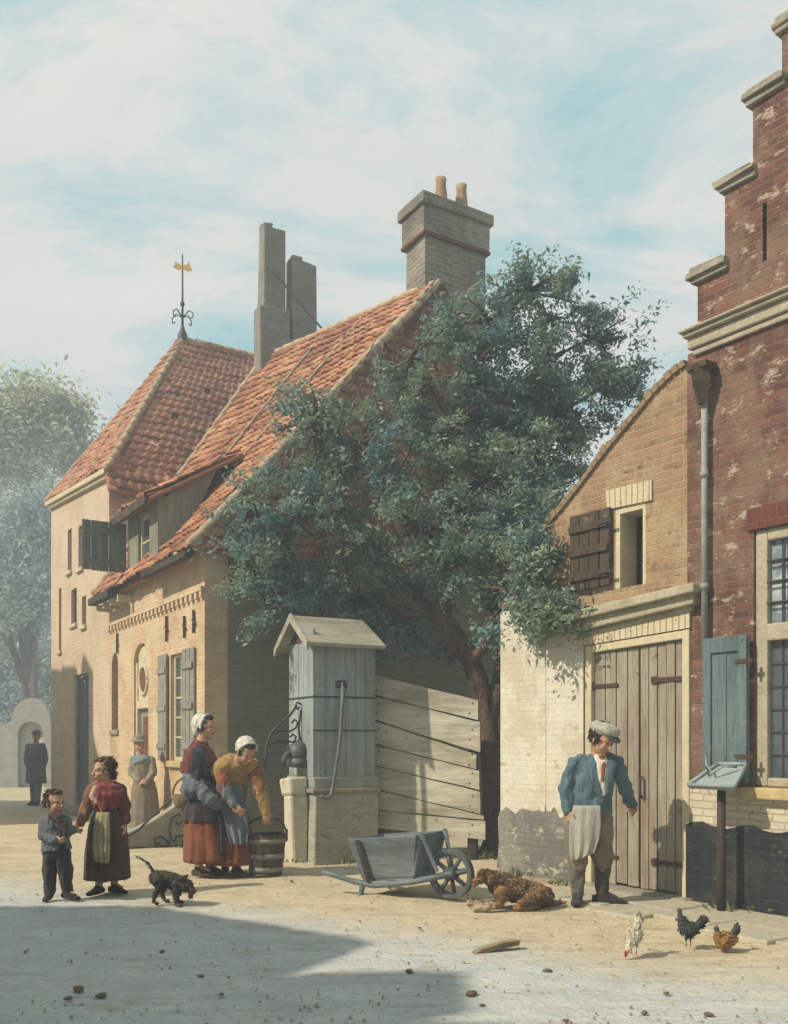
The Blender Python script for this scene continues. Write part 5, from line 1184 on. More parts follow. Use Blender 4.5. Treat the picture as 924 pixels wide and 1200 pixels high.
def more_mats():
    M['wheel_wood'] = m_wood('dark_wheel_wood', (0.15, 0.165, 0.165), (0.085, 0.095, 0.095))
    M['straw'] = m_plain('straw', (0.50, 0.38, 0.17), 0.8, 0.3, 30, 0.1)
    M['pot'] = m_plain('clay_pot', (0.40, 0.29, 0.17), 0.85, 0.4, 9, 0.4, tint=(0.27, 0.15, 0.09))
    M['grit'] = m_plain('grit', (0.26, 0.20, 0.13), 0.95, 0.5, 3, 0.2, tint=(0.42, 0.35, 0.25))
    M['pump_stone'] = m_plain('grey_pump_stone', (0.33, 0.32, 0.27), 0.9, 0.3, 7, 0.5)
    M['pump_side'] = m_wood('pale_blue_boards', (0.36, 0.43, 0.44), (0.27, 0.34, 0.355), stain=(0.24, 0.28, 0.28))
    M['pump_roof'] = m_wood('pale_roof_boards', (0.44, 0.41, 0.33), (0.33, 0.31, 0.24), 'x', stain=(0.22, 0.20, 0.14))
    M['iron_pale'] = m_plain('worn_iron', (0.15, 0.155, 0.15), 0.5, 0.4, 14, 0.3, 0.4)
    M['lead_dark'] = m_plain('dark_lead', (0.055, 0.055, 0.055), 0.5, 0.5, 9, 0.4, 0.4, tint=(0.13, 0.13, 0.13))
    M['white_stone'] = m_plain('sunlit_tone_stone', (0.60, 0.55, 0.42), 0.9, 0.25, 9, 0.6)  # white of the sunlit pier put into the stone colour
    M['bucket'] = m_wood('wet_oak', (0.17, 0.125, 0.08), (0.10, 0.075, 0.05)); M['hoop'] = m_plain('pale_hoop', (0.29, 0.27, 0.21), 0.7, 0.4, 14, 0.3)
    t = NT('water'); M['water'] = t.finish((0.03, 0.035, 0.035), 0.08, spec=0.5)
    M['tray'] = m_plain('pale_zinc', (0.30, 0.36, 0.35), 0.6, 0.3, 9, 0.3, 0.4)
    M['stoop'] = m_plain('stoop_render', (0.38, 0.35, 0.27), 0.92, 0.35, 5, 0.5)
    M['white_wall'] = m_plain('white_limewash', (0.44, 0.44, 0.40), 0.9, 0.3, 4, 0.3); M['white_wall2'] = m_plain('pale_gate_paint', (0.58, 0.60, 0.58), 0.9, 0.2, 4, 0.3)
    M['scrap'] = m_wood('split_wood', (0.36, 0.28, 0.17), (0.20, 0.14, 0.08), 'x')
# ------------------------------------------------------------------ people
def skins():
    for n, c in dict(skin=(0.50, 0.29, 0.18), skin_old=(0.43, 0.24, 0.15)).items():
        M[n] = m_plain(n, c, 0.6, 0.18, 14, 0.1, 0.3)
    M['eye'] = m_plain('eye', (0.05, 0.03, 0.02), 0.4, 0.1, 5, 0); M['lip'] = m_plain('lip', (0.33, 0.12, 0.085), 0.6, 0.1, 5, 0)
    for n, c in dict(hair_brown=(0.12, 0.058, 0.03), hair_dark=(0.035, 0.026, 0.02)).items():
        M[n] = m_plain(n, c, 0.7, 0.5, 40, 0.8, 0.25, stretch=(1, 1, .3))
    for n, c, v in (('white_linen', (0.66, 0.62, 0.53), .15), ('grey_linen', (0.42, 0.40, 0.34), .25), ('blue_jacket', (0.12, 0.19, 0.225), .45), ('tan_trousers', (0.25, 0.185, 0.12), .35), ('dark_stocking', (0.075, 0.07, 0.058), .4), ('grey_stocking', (0.17, 0.16, 0.12), .35),
                    ('cap_cloth', (0.46, 0.44, 0.37), .25), ('black_leather', (0.04, 0.034, 0.028), .4), ('brown_leather', (0.10, 0.06, 0.035), .4), ('black_cloth', (0.032, 0.036, 0.042), .4), ('wine_shawl', (0.165, 0.05, 0.042), .35), ('rust_skirt', (0.25, 0.085, 0.04), .45), ('dark_skirt', (0.06, 0.045, 0.045), .4),
                    ('slate_apron', (0.16, 0.18, 0.20), .35), ('ochre_shawl', (0.42, 0.26, 0.085), .35), ('rust_sleeve', (0.26, 0.10, 0.045), .35), ('red_shawl', (0.27, 0.07, 0.055), .4), ('brown_dress', (0.085, 0.05, 0.035), .4), ('sand_apron', (0.36, 0.30, 0.17), .35), ('brown_sleeve', (0.26, 0.14, 0.07), .35),
                    ('slate_jacket', (0.15, 0.165, 0.18), .35), ('dark_trousers', (0.055, 0.053, 0.052), .4), ('hazed_coat', (0.19, 0.20, 0.215), .3), ('stone_coat', (0.32, 0.26, 0.19), .3), ('stone_skirt', (0.27, 0.215, 0.15), .3), ('blue_kerchief', (0.24, 0.27, 0.28), .3), ('red_scarf', (0.30, 0.085, 0.05), .3), ('pink_cloth', (0.55, 0.33, 0.27), .25), ('wicker', (0.24, 0.16, 0.075), .4)):  # distant man's coat is lightened, haze fade put into its colour
        M[n] = m_cloth(n, c, v)
def V(*a): return Vector(a)
def head(mb, c, f, u, s):
    f = Vector(f).normalized(); u = Vector(u); u = (u - f * u.dot(f)).normalized(); r = f.cross(u); ax = (r, f, u)
    def q(a, b, e): return c + r * (a * s) + f * (b * s) + u * (e * s)
    def B(a, b, e, x, y, z): mb.ball(q(a, b, e), (x * s, y * s, z * s), ax)
    B(0, -.05, .14, .335, .41, .355); B(0, .07, -.14, .265, .30, .33); B(0, .20, -.40, .11, .11, .09); B(0, .26, .10, .25, .12, .08)
    for k in (-1, 1):
        B(k * .15, .26, -.13, .10, .09, .10); B(k * .335, -.02, -.02, .035, .085, .14); B(k * .13, .325, .02, .055, .045, .035)
    mb.capsule([q(0, .35, .06), q(0, .41, -.06), q(0, .45, -.12)], [.035 * s, .046 * s, .058 * s], 8)
    B(0, .37, -.245, .115, .05, .028); B(0, .365, -.285, .095, .05, .03)
    eyes = [q(k * .13, .365, .025) for k in (-1, 1)]; lips = q(0, .405, -.265)
    return eyes, lips, ax, q
def hand(mb, w, d, n, s, curl=.5, side=1):
    """palm, four unequal bent fingers and a thumb off the side of the palm; n = palm normal, side = which way the thumb is"""
    d = Vector(d).normalized(); n = Vector(n); n = (n - d * n.dot(d)).normalized(); x = d.cross(n) * side
    k = w + d * (.085 * s)
    mb.tube([w - d * .02 * s, w + d * .02 * s, w + d * .06 * s, k + d * .006 * s], [(.024 * s, .020 * s), (.034 * s, .017 * s), (.041 * s, .016 * s), (.038 * s, .012 * s)], 10, side=x)
    for i, L in enumerate((.070, .080, .074, .057)):
        p = k + x * ((.030 - .020 * i) * s); a = curl * .55; dirs = []
        pts = [p - d * .01 * s]
        for sgm, fr in enumerate((.45, .31, .24)):
            dr = d * math.cos(a) + n * math.sin(a) + x * (.07 * (1.5 - i)); p = p + dr.normalized() * (L * fr * s); pts.append(p); a += curl * .8
        mb.capsule(pts, [.0088 * s, .0084 * s, .0078 * s, .0066 * s], 7)
    t0 = w + d * .025 * s + x * .030 * s; t1 = t0 + (d * .55 + x * .7 + n * .35).normalized() * .034 * s; t2 = t1 + (d * .85 + x * .15 + n * .5).normalized() * .028 * s
    mb.capsule([w + d * .015 * s, t0, t1, t2], [.014 * s, .0125 * s, .0105 * s, .008 * s], 7)
def figure(label, base, J, group=None, s=1.0, voxel=.0075, skin='skin', name='person'):
    """J: joints in local coordinates; returns the Empty and the head helper"""
    T = thing(name, label, 'person', base, 0, group); mb = MB(); hs = J['hs']
    eyes, lips, ax, q = head(mb, J['head'], J['f'], J.get('u', (0, 0, 1)), hs)
    nb, ch, pv = J['neck'], J['chest'], J['pelvis']; side = (J['sr'] - J['sl']); side.z = 0
    side = side.normalized() if side.length > .02 else Vector((1, 0, 0))
    mb.tube([J['head'] - ax[2] * .12 * hs - ax[1] * .05 * hs, J['head'].lerp(nb, .6), nb - V(0, 0, .02)], [.055 * s, .052 * s, .062 * s], 10)
    mb.tube([nb, nb.lerp(ch, .3), ch, ch.lerp(pv, .55), pv, pv - V(0, 0, .06 * s)], [(.07 * s, .055 * s), (.115 * s, .07 * s), (.13 * s, .09 * s), (.11 * s, .085 * s), (.125 * s, .10 * s), (.09 * s, .08 * s)], 14, side=side)
    for k in 'lr':
        sh_, el, wr = J['s' + k], J['e' + k], J['w' + k]
        mb.capsule([nb.lerp(sh_, .45), sh_, sh_.lerp(el, .5), el, el.lerp(wr, .35), wr], [.045 * s, .046 * s, .042 * s, .036 * s, .036 * s, .026 * s], 10)
        hd, hn, sd, cu = J['h' + k]
        hand(mb, wr, hd, hn, s * 1.02, cu, sd)
        hp, kn, an, td = J['p' + k], J['k' + k], J['a' + k], Vector(J['t' + k]).normalized()
        mb.capsule([pv.lerp(hp, .8), hp, hp.lerp(kn, .5), kn, kn.lerp(an, .3), an], [.08 * s, .082 * s, .068 * s, .05 * s, .052 * s, .034 * s], 10)
        mb.capsule([an - td * .02 - V(0, 0, .01), an + td * .05 * s - V(0, 0, .035 * s), an + td * .13 * s - V(0, 0, .05 * s)], [.028 * s, .024 * s, .016 * s], 8)
    me = remesh(mb, voxel, 3, 'body', [M[skin], M['eye'], M['lip']])
    paint_faces(me, [(1, lambda c: min((c - e).length for e in eyes) < (.048 * hs if voxel < .01 else 0)), (2, lambda c: abs((c - lips).dot(ax[2])) < .03 * hs and abs((c - lips).dot(ax[0])) < .10 * hs and (c - lips).length < (.13 * hs if voxel < .01 else 0))])
    link('body', me, T)
    return T, q, ax
def cloth(T, name, mat, fn, voxel=.012, smooth=3, wob=(.006, 16, .5)):
    mb = MB(); fn(mb); return link(name, remesh(mb, voxel, smooth, name, M[mat] if isinstance(mat, str) else mat, wob), T)
def shoe(T, an, td, mat, s=1.0, clog=False):
    td = Vector(td); td.z = 0; td.normalize(); x = Vector((-td.y, td.x, 0))
    def fn(mb):
        z0 = an.z * 0; b = Vector((an.x, an.y, 0))
        mb.tube([b - td * .075 * s + V(0, 0, .035), b + V(0, 0, .04 * s), b + td * .08 * s + V(0, 0, .034 * s), b + td * .16 * s + V(0, 0, .028 * s), b + td * .195 * s + V(0, 0, .026 * s)], [(.032 * s, .032 * s), (.037 * s, .038 * s), (.042 * s, .032 * s), (.040 * s, .025 * s), (.018 * s, .014 * s)], 12, side=x)
        mb.tube([b + V(0, 0, .03), Vector((an.x, an.y, .10 * s))], [.042 * s, .040 * s], 10); mb.capsule([b + V(0, 0, .075 * s), b + td * .10 * s + V(0, 0, .042 * s)], [.040 * s, .034 * s], 10)
    return cloth(T, 'clog' if clog else 'shoe', mat, fn, .008, 3, None)
def skirt(T, name, mat, rings, side, folds=13, seed=0, amp=.05, thick=.012):
    """rings: (centre, half width, half depth); gathered folds deepen towards the hem"""
    rings = [(Vector(c), a, b) for c, a, b in rings]; side = Vector(side).normalized(); fw = Vector((-side.y, side.x, 0)); n = 72; sub = 5; vs = []; rows = []
    full = []
    for k in range(len(rings) - 1):
        for j in range(sub): t = j / sub; full.append((rings[k][0].lerp(rings[k + 1][0], t), rings[k][1] * (1 - t) + rings[k + 1][1] * t, rings[k][2] * (1 - t) + rings[k + 1][2] * t))
    full.append(rings[-1]); m = len(full)
    def ring(c, a, b, depth, inset, dz=0):
        out = []
        for i in range(n):
            th = 2 * math.pi * i / n; w = math.sin(folds * th + seed + 1.3 * math.sin(2 * th + seed) + .4 * depth) * .6 + noise.noise(Vector((math.cos(th) * 2.3, math.sin(th) * 2.3, depth * 1.2 + seed)))
            r = 1 + amp * (.25 + depth) * w
            out.append(c + side * (math.cos(th) * (a * r - inset)) + fw * (math.sin(th) * (b * r - inset)) + V(0, 0, dz + (.012 * noise.noise(Vector((th * 2, seed, 3))) if depth > .95 else 0)))
        return out
    for k, (c, a, b) in enumerate(full): rows.append(ring(c, a, b, k / (m - 1), 0))
    for k in (m - 1, m - 4, m // 2): c, a, b = full[k]; rows.append(ring(c, a, b, k / (m - 1), thick, .004))
    vs = [p for r in rows for p in r]; fs = []
    for k in range(len(rows) - 1):
        for i in range(n): fs.append([k * n + i, (k + 1) * n + i, (k + 1) * n + (i + 1) % n, k * n + (i + 1) % n])
    fs.append(list(range(n)));
    fs = [f[::-1] for f in fs]
    mb = MB().add(vs, fs); return mb.build(name, M[mat], T, True)
def panel(T, name, mat, rows, thick=.012, fold=.012, seed=0):
    """hanging cloth: rows of (left point, right point), pleated, with thickness"""
    rows = [(Vector(a), Vector(b)) for a, b in rows]; n = 22; sub = 4; full = []
    for k in range(len(rows) - 1):
        for j in range(sub): t = j / sub; full.append((rows[k][0].lerp(rows[k + 1][0], t), rows[k][1].lerp(rows[k + 1][1], t)))
    full.append(rows[-1]); m = len(full); F_, B_ = [], []
    for k, (a, b) in enumerate(full):
        d = (b - a); nn = Vector((d.y, -d.x, 0)).normalized(); bulge = d.length * .12
        for i in range(n + 1):
            t = i / n; p = a.lerp(b, t) + nn * (bulge * math.sin(math.pi * t) + fold * (.3 + k / m) * math.sin(t * 19 + seed + .5 * math.sin(k * .4)))
            F_.append(p); B_.append(p - nn * thick)
    w = n + 1; fs = []; N = len(F_)
    for k in range(m - 1):
        for i in range(n):
            fs.append([k * w + i, (k + 1) * w + i, (k + 1) * w + i + 1, k * w + i + 1]); fs.append([N + k * w + i, N + k * w + i + 1, N + (k + 1) * w + i + 1, N + (k + 1) * w + i])
    for k in range(m - 1):
        fs.append([k * w, N + k * w, N + (k + 1) * w, (k + 1) * w]); fs.append([k * w + n, (k + 1) * w + n, N + (k + 1) * w + n, N + k * w + n])
    for i in range(n):
        fs.append([i, i + 1, N + i + 1, N + i]); fs.append([(m - 1) * w + i, N + (m - 1) * w + i, N + (m - 1) * w + i + 1, (m - 1) * w + i + 1])
    return MB().add(F_ + B_, fs).build(name, M[mat], T, True)
def hair(T, q, ax, s, mat, long=0.0, wob=.012, low=False):
    def fn(mb):
        mb.ball(q(0, -.12, .20), (.385 * s, .42 * s, .375 * s), ax); mb.ball(q(0, .10, .40), (.27 * s, .24 * s, .13 * s), ax)
        for k in (-1, 1): mb.ball(q(k * .30, -.08, .05), (.09 * s, .20 * s, .20 * s), ax)
        if long: mb.ball(q(0, -.30, -.12), (.27 * s, .17 * s, .30 * s * long), ax)
    h = cloth(T, 'hair', mat, fn, .007, 2, (wob, 38, 1))
    strands(h, 'locks', 900, .16 * s, .011 * s, -ax[2] - ax[1] * .5, [M[mat]] * 3, lambda c: not low or (c - q(0, 0, .10)).dot(ax[2]) < 0, .16 if not low else .08, h); return h
def white_cap(T, q, ax, s, mat='white_linen'):
    def fn(mb):
        mb.ball(q(0, -.20, .20), (.42 * s, .40 * s, .41 * s), ax); mb.ball(q(0, -.34, -.06), (.31 * s, .25 * s, .30 * s), ax)
        n = 20; pts = [q(.40 * math.cos(t), .02 + .10 * math.sin(t), .14 + .40 * math.sin(t)) for t in np.linspace(-.55, math.pi + .55, n)]
        mb.tube(pts, [.05 * s] * n, 8)
    return cloth(T, 'cap', mat, fn, .007, 2, (.006, 30, 1))
def flat_cap(T, q, ax, s, mat):
    def fn(mb):
        mb.ball(q(0, -.03, .37), (.43 * s, .49 * s, .19 * s), ax); mb.ball(q(0, -.10, .28), (.385 * s, .42 * s, .20 * s), ax)
        mb.ball(q(0, .10, .44), (.36 * s, .34 * s, .13 * s), ax)
    c = cloth(T, 'cap', mat, fn, .007, 3, (.004, 25, 1))
    cloth(c, 'peak', 'dark_stocking', lambda mb: mb.ball(q(0, .43, .235), (.27 * s, .20 * s, .035 * s), (ax[0], (ax[1] - ax[2] * .35).normalized(), (ax[2] + ax[1] * .35).normalized())), .005, 1, None)
    return c

def man():
    b = ground_at(692, 1060); d = b.y
    p = lambda x, y, dy=0: at(x, y, d + dy) - b
    J = dict(hs=.25, head=p(706, 867, -.08), f=(.50, -.72, -.42), u=(.15, -.1, 1), neck=p(699, 889, .0), chest=p(696, 912, .0), pelvis=p(691, 957, .02),
             sl=p(674, 894, .02), sr=p(722, 893, .03), el=p(664, 925, .0), wl=p(666, 949, -.06), er=p(731, 921, .14), wr=p(740, 942, .30),
             hl=((.08, -.1, -1), (.9, .2, 0), 1, .55), hr=((.45, .55, -.75), (-.5, .6, .3), -1, .5),
             pl=p(681, 962), pr=p(703, 962), kl=p(677, 1008, -.03), kr=p(707, 1007, -.02), al=p(677, 1048, .0), ar=p(706, 1045, .02), tl=(-.25, -.9, 0), tr=(.9, -.5, 0))
    T, q, ax = figure('man in a pale flat cap and blue jacket standing before the barn doors', b, J, voxel=.0065)
    hair(T, q, ax, .248, 'hair_dark', low=True); flat_cap(T, q, ax, .262, 'cap_cloth')
    def beard(mb):
        for k in (-1, 1): mb.capsule([q(k * .30, .05, .0), q(k * .26, .14, -.28)], [.012, .014], 6)
    side = (J['sr'] - J['sl']).normalized()
    def jk(mb):
        mb.tube([J['neck'] + V(0, 0, .02), J['neck'] - V(0, 0, .035), J['chest'], p(694, 936), p(692, 951), p(692, 954)], [(.075, .07), (.150, .095), (.168, .12), (.158, .12), (.172, .132), (.15, .11)], 18, side=side)
        for k in 'lr': mb.capsule([J['neck'].lerp(J['s' + k], .6), J['s' + k], J['s' + k].lerp(J['e' + k], .5), J['e' + k], J['w' + k] * .85 + J['e' + k] * .15, J['w' + k]], [.060, .066, .062, .058, .052, .046], 12)
    jc = cloth(T, 'jacket', 'blue_jacket', jk, .009, 2, (.019, 15, .6))
    fw = V(.28, -.95, 0)
    def lapel(mb):
        for k in (-1, 1): mb.tube([J['neck'] + side * (.065 * k) + fw * .04 + V(0, 0, .035), J['neck'] + side * (.085 * k) + fw * .105 - V(0, 0, .03), J['chest'] + side * (.055 * k) + fw * .135, p(698, 930) + side * (.02 * k) + fw * .14], [(.026, .012), (.040, .012), (.034, .010), (.014, .008)], 8, side=side)
    cloth(jc, 'lapel', 'blue_jacket', lapel, .007, 2, None)
    cloth(T, 'shirt', 'white_linen', lambda mb: mb.tube([J['neck'] + fw * .045 + V(0, 0, .03), J['neck'] + fw * .085 - V(0, 0, .03), J['chest'] + fw * .115, p(699, 932) + fw * .12], [(.055, .035), (.06, .035), (.045, .03), (.02, .02)], 10, side=side), .008, 2, (.004, 30, 1))
    cloth(T, 'scarf', 'red_scarf', lambda mb: mb.tube([J['neck'] + fw * .085 + V(0, 0, .02), J['neck'] + fw * .115 - V(0, 0, .05), J['chest'] + fw * .145 - V(0, 0, .02)], [(.03, .015), (.022, .014), (.014, .01)], 8, side=side), .006, 2, None)
    def tr(mb):
        mb.tube([p(692, 944), J['pelvis'], p(691, 970)], [(.165, .125), (.175, .135), (.15, .12)], 14, side=side)
        for k in 'lr': mb.capsule([J['p' + k] + V(0, 0, .02), J['p' + k].lerp(J['k' + k], .5), J['k' + k] + V(0, 0, .02), J['k' + k] - V(0, 0, .05)], [.105, .10, .088, .066], 12)
    cloth(T, 'breeches', 'tan_trousers', tr, .009, 2, (.018, 15, .5))
    for k, m in (('l', 'grey_stocking'), ('r', 'dark_stocking')):
        cloth(T, 'stocking', m, lambda mb: mb.capsule([J['k' + k] + V(0, 0, .02), J['k' + k].lerp(J['a' + k], .35), J['k' + k].lerp(J['a' + k], .75), J['a' + k]], [.064, .066, .056, .05], 12), .009, 2, (.010, 26, .5))
        shoe(T, J['a' + k], J['t' + k], 'black_leather', 1.05)
    pt = lambda x, y, dy: p(x, y, dy)
    panel(T, 'apron', 'grey_linen', [(pt(672, 944, -.10), pt(704, 944, -.14)), (pt(668, 965, -.10), pt(705, 966, -.15)), (pt(667, 985, -.11), pt(703, 983, -.15)), (pt(668, 1002, -.11), pt(697, 1000, -.15)), (pt(670, 1010, -.11), pt(690, 1003, -.14))], fold=.009, seed=1)

def standing_woman():
    b = ground_at(240, 1026); d = b.y
    p = lambda x, y, dy=0: at(x, y, d + dy) - b
    J = dict(hs=.235, head=p(241, 853), f=(.94, -.34, .02), neck=p(235, 877), chest=p(236, 898), pelvis=p(240, 940), sl=p(231, 885, -.14), sr=p(240, 885, .14), el=p(233, 917, -.22), wl=p(256, 930, -.19), er=p(247, 915, .16), wr=p(262, 926, .0),
             hl=((.85, .15, -.25), (.1, .9, -.3), -1, .8), hr=((.75, -.4, -.3), (-.3, .5, -.5), 1, .8), pl=p(238, 945, -.09), pr=p(241, 945, .08), kl=p(238, 985, -.09), kr=p(243, 985, .07), al=p(233, 1013, -.09), ar=p(246, 1015, -.02), tl=(.9, -.5, 0), tr=(.95, -.35, 0))
    T, q, ax = figure('woman standing in white cap, wine red shawl and rust skirt beside the pump', b, J, voxel=.0075)
    hair(T, q, ax, .225, 'hair_dark', low=True); white_cap(T, q, ax, .245)
    sd = V(.34, .94, 0)
    cloth(T, 'bodice', 'black_cloth', lambda mb: (mb.tube([J['neck'], J['neck'] - V(0, 0, .05), J['chest'], p(238, 925), p(240, 944)], [(.09, .08), (.165, .11), (.175, .13), (.155, .12), (.18, .145)], 16, side=sd),
        [mb.capsule([J['neck'].lerp(J['s' + k], .6), J['s' + k], J['s' + k].lerp(J['e' + k], .5), J['e' + k], J['e' + k].lerp(J['w' + k], .55), J['w' + k]], [.07, .078, .074, .066, .056, .044], 12) for k in 'lr']), .009, 2, (.017, 16, .6))
    cloth(T, 'shawl', 'wine_shawl', lambda mb: (mb.tube([J['neck'] + V(.0, 0, .075), J['neck'] + V(-.005, 0, .02), J['neck'] - V(.01, 0, .03), p(235, 893), p(232, 908), p(230, 912)], [(.072, .07), (.105, .09), (.17, .125), (.215, .155), (.215, .16), (.19, .13)], 18, side=sd)), .009, 2, (.016, 16, .5))
    skirt(T, 'skirt', 'rust_skirt', [(p(240, 934), .15, .15), (p(242, 955), .205, .20), (p(245, 985), .235, .235), (p(246, 1009), .255, .25)], sd, 13, 1, .06)
    skirt(T, 'overskirt', 'dark_skirt', [(p(240, 930), .16, .16), (p(241, 945), .215, .225), (p(241, 962), .225, .235)], sd, 11, 2, .05)
    panel(T, 'apron', 'black_cloth', [(p(254, 938, -.17), p(268, 938, .02)), (p(258, 965, -.20), p(274, 968, .04)), (p(260, 1004, -.21), p(277, 1006, .06))], fold=.014)
    cloth(T, 'rolled_apron', 'slate_apron', lambda mb: (mb.capsule([p(219, 912, -.16), p(232, 921, -.24), p(247, 936, -.26), p(254, 943, -.22)], [(.06, .06), (.085, .075), (.075, .07), (.05, .05)], 12), mb.ball(p(222, 924, -.15), (.085, .10, .11))), .010, 2, (.022, 17, .8))
    for k in 'lr':
        cloth(T, 'stocking', 'white_linen', lambda mb: mb.capsule([J['k' + k], J['a' + k]], [.055, .042], 10), .011, 2, None); shoe(T, J['a' + k], J['t' + k], 'brown_leather', .98)
    # basket carried on the far hip, its rim and handle show behind the rolled apron
    kb = thing('basket', 'round wicker basket held at the hip of the woman in the wine red shawl', 'basket', b + p(217, 935, -.02)); m = MB()
    m.lathe([(.02, -.10), (.085, -.10), (.115, -.04), (.125, .03), (.118, .03), (.105, -.04), (.02, -.085)], (0, 0, 0), 20); link('bowl', m.mesh('bowl', M['wicker'], True), kb)
    MB().tube([(.12 * math.cos(t), 0, .03 + .16 * math.sin(t)) for t in np.linspace(0, math.pi, 11)], .010, 6).build('handle', M['wicker'], kb, True)

def stooping_woman():
    b = ground_at(272, 1025); d = b.y
    p = lambda x, y, dy=0: at(x, y, d + dy) - b
    J = dict(hs=.235, head=p(289, 882, -.34), f=(.45, -.62, -.52), u=(.3, -.45, .8), neck=p(278, 893, -.20), chest=p(272, 907, -.08), pelvis=p(266, 946, .12), sl=p(263, 899, -.22), sr=p(297, 899, -.13), el=p(262, 925, -.30), wl=p(274, 942, -.33), er=p(306, 928, -.20), wr=p(312, 952, -.19),
             hl=((.6, -.2, -.7), (.3, .8, 0), -1, .7), hr=((.05, -.02, -1), (-.2, .95, 0), 1, .95), pl=p(258, 952, .10), pr=p(276, 952, .10), kl=p(262, 988, .0), kr=p(279, 988, .0), al=p(264, 1014, .05), ar=p(277, 1014, .0), tl=(.1, -.95, 0), tr=(.45, -.85, 0))
    T, q, ax = figure('old woman in white cap and ochre shawl stooping over the bucket', b, J, voxel=.0075, skin='skin_old')
    hair(T, q, ax, .22, 'hair_dark', low=True); white_cap(T, q, ax, .235)
    sd = (J['sr'] - J['sl']); sd.z = 0; sd.normalize()
    cloth(T, 'bodice', 'rust_sleeve', lambda mb: (mb.tube([J['neck'], J['neck'].lerp(J['chest'], .35), J['chest'], J['chest'].lerp(J['pelvis'], .5), J['pelvis']], [(.09, .08), (.165, .11), (.18, .13), (.165, .13), (.19, .15)], 16, side=sd),
        [mb.capsule([J['neck'].lerp(J['s' + k], .6), J['s' + k], J['s' + k].lerp(J['e' + k], .5), J['e' + k]], [.07, .076, .07, .062], 12) for k in 'lr']), .009, 2, (.017, 16, .6))
    for k, m in (('l', 'slate_apron'), ('r', 'ochre_shawl')):
        cloth(T, 'sleeve', m, lambda mb: mb.capsule([J['e' + k].lerp(J['s' + k], .12), J['e' + k].lerp(J['w' + k], .5), J['w' + k]], [.066, .056, .043], 12), .009, 2, (.014, 24, .6))
    cloth(T, 'shawl', 'ochre_shawl', lambda mb: (mb.tube([J['neck'] + V(.0, -.04, .03), J['neck'].lerp(J['chest'], .2), J['chest'] + V(-.01, -.02, .01), J['chest'].lerp(J['pelvis'], .42) + V(0, -.03, .0)], [(.08, .075), (.185, .125), (.20, .15), (.14, .13)], 18, side=sd), mb.ball(J['sl'], (.095, .095, .10)), mb.ball(J['sr'] * .8 + J['neck'] * .2, (.09, .09, .09))), .009, 2, (.017, 16, .6))
    skirt(T, 'skirt', 'rust_skirt', [(p(266, 936, .08), .16, .16), (p(267, 955, .08), .215, .22), (p(270, 985, .02), .225, .24), (p(272, 1012, .0), .235, .25)], (1, .15, 0), 13, 4, .06)
    panel(T, 'apron', 'slate_apron', [(p(256, 915, -.20), p(283, 922, -.24)), (p(258, 940, -.19), p(288, 945, -.22)), (p(266, 975, -.24), p(292, 975, -.22)), (p(270, 990, -.26), p(290, 990, -.25))], fold=.016, seed=2)
    for k in 'lr': shoe(T, J['a' + k], J['t' + k], 'brown_leather', .98, True)

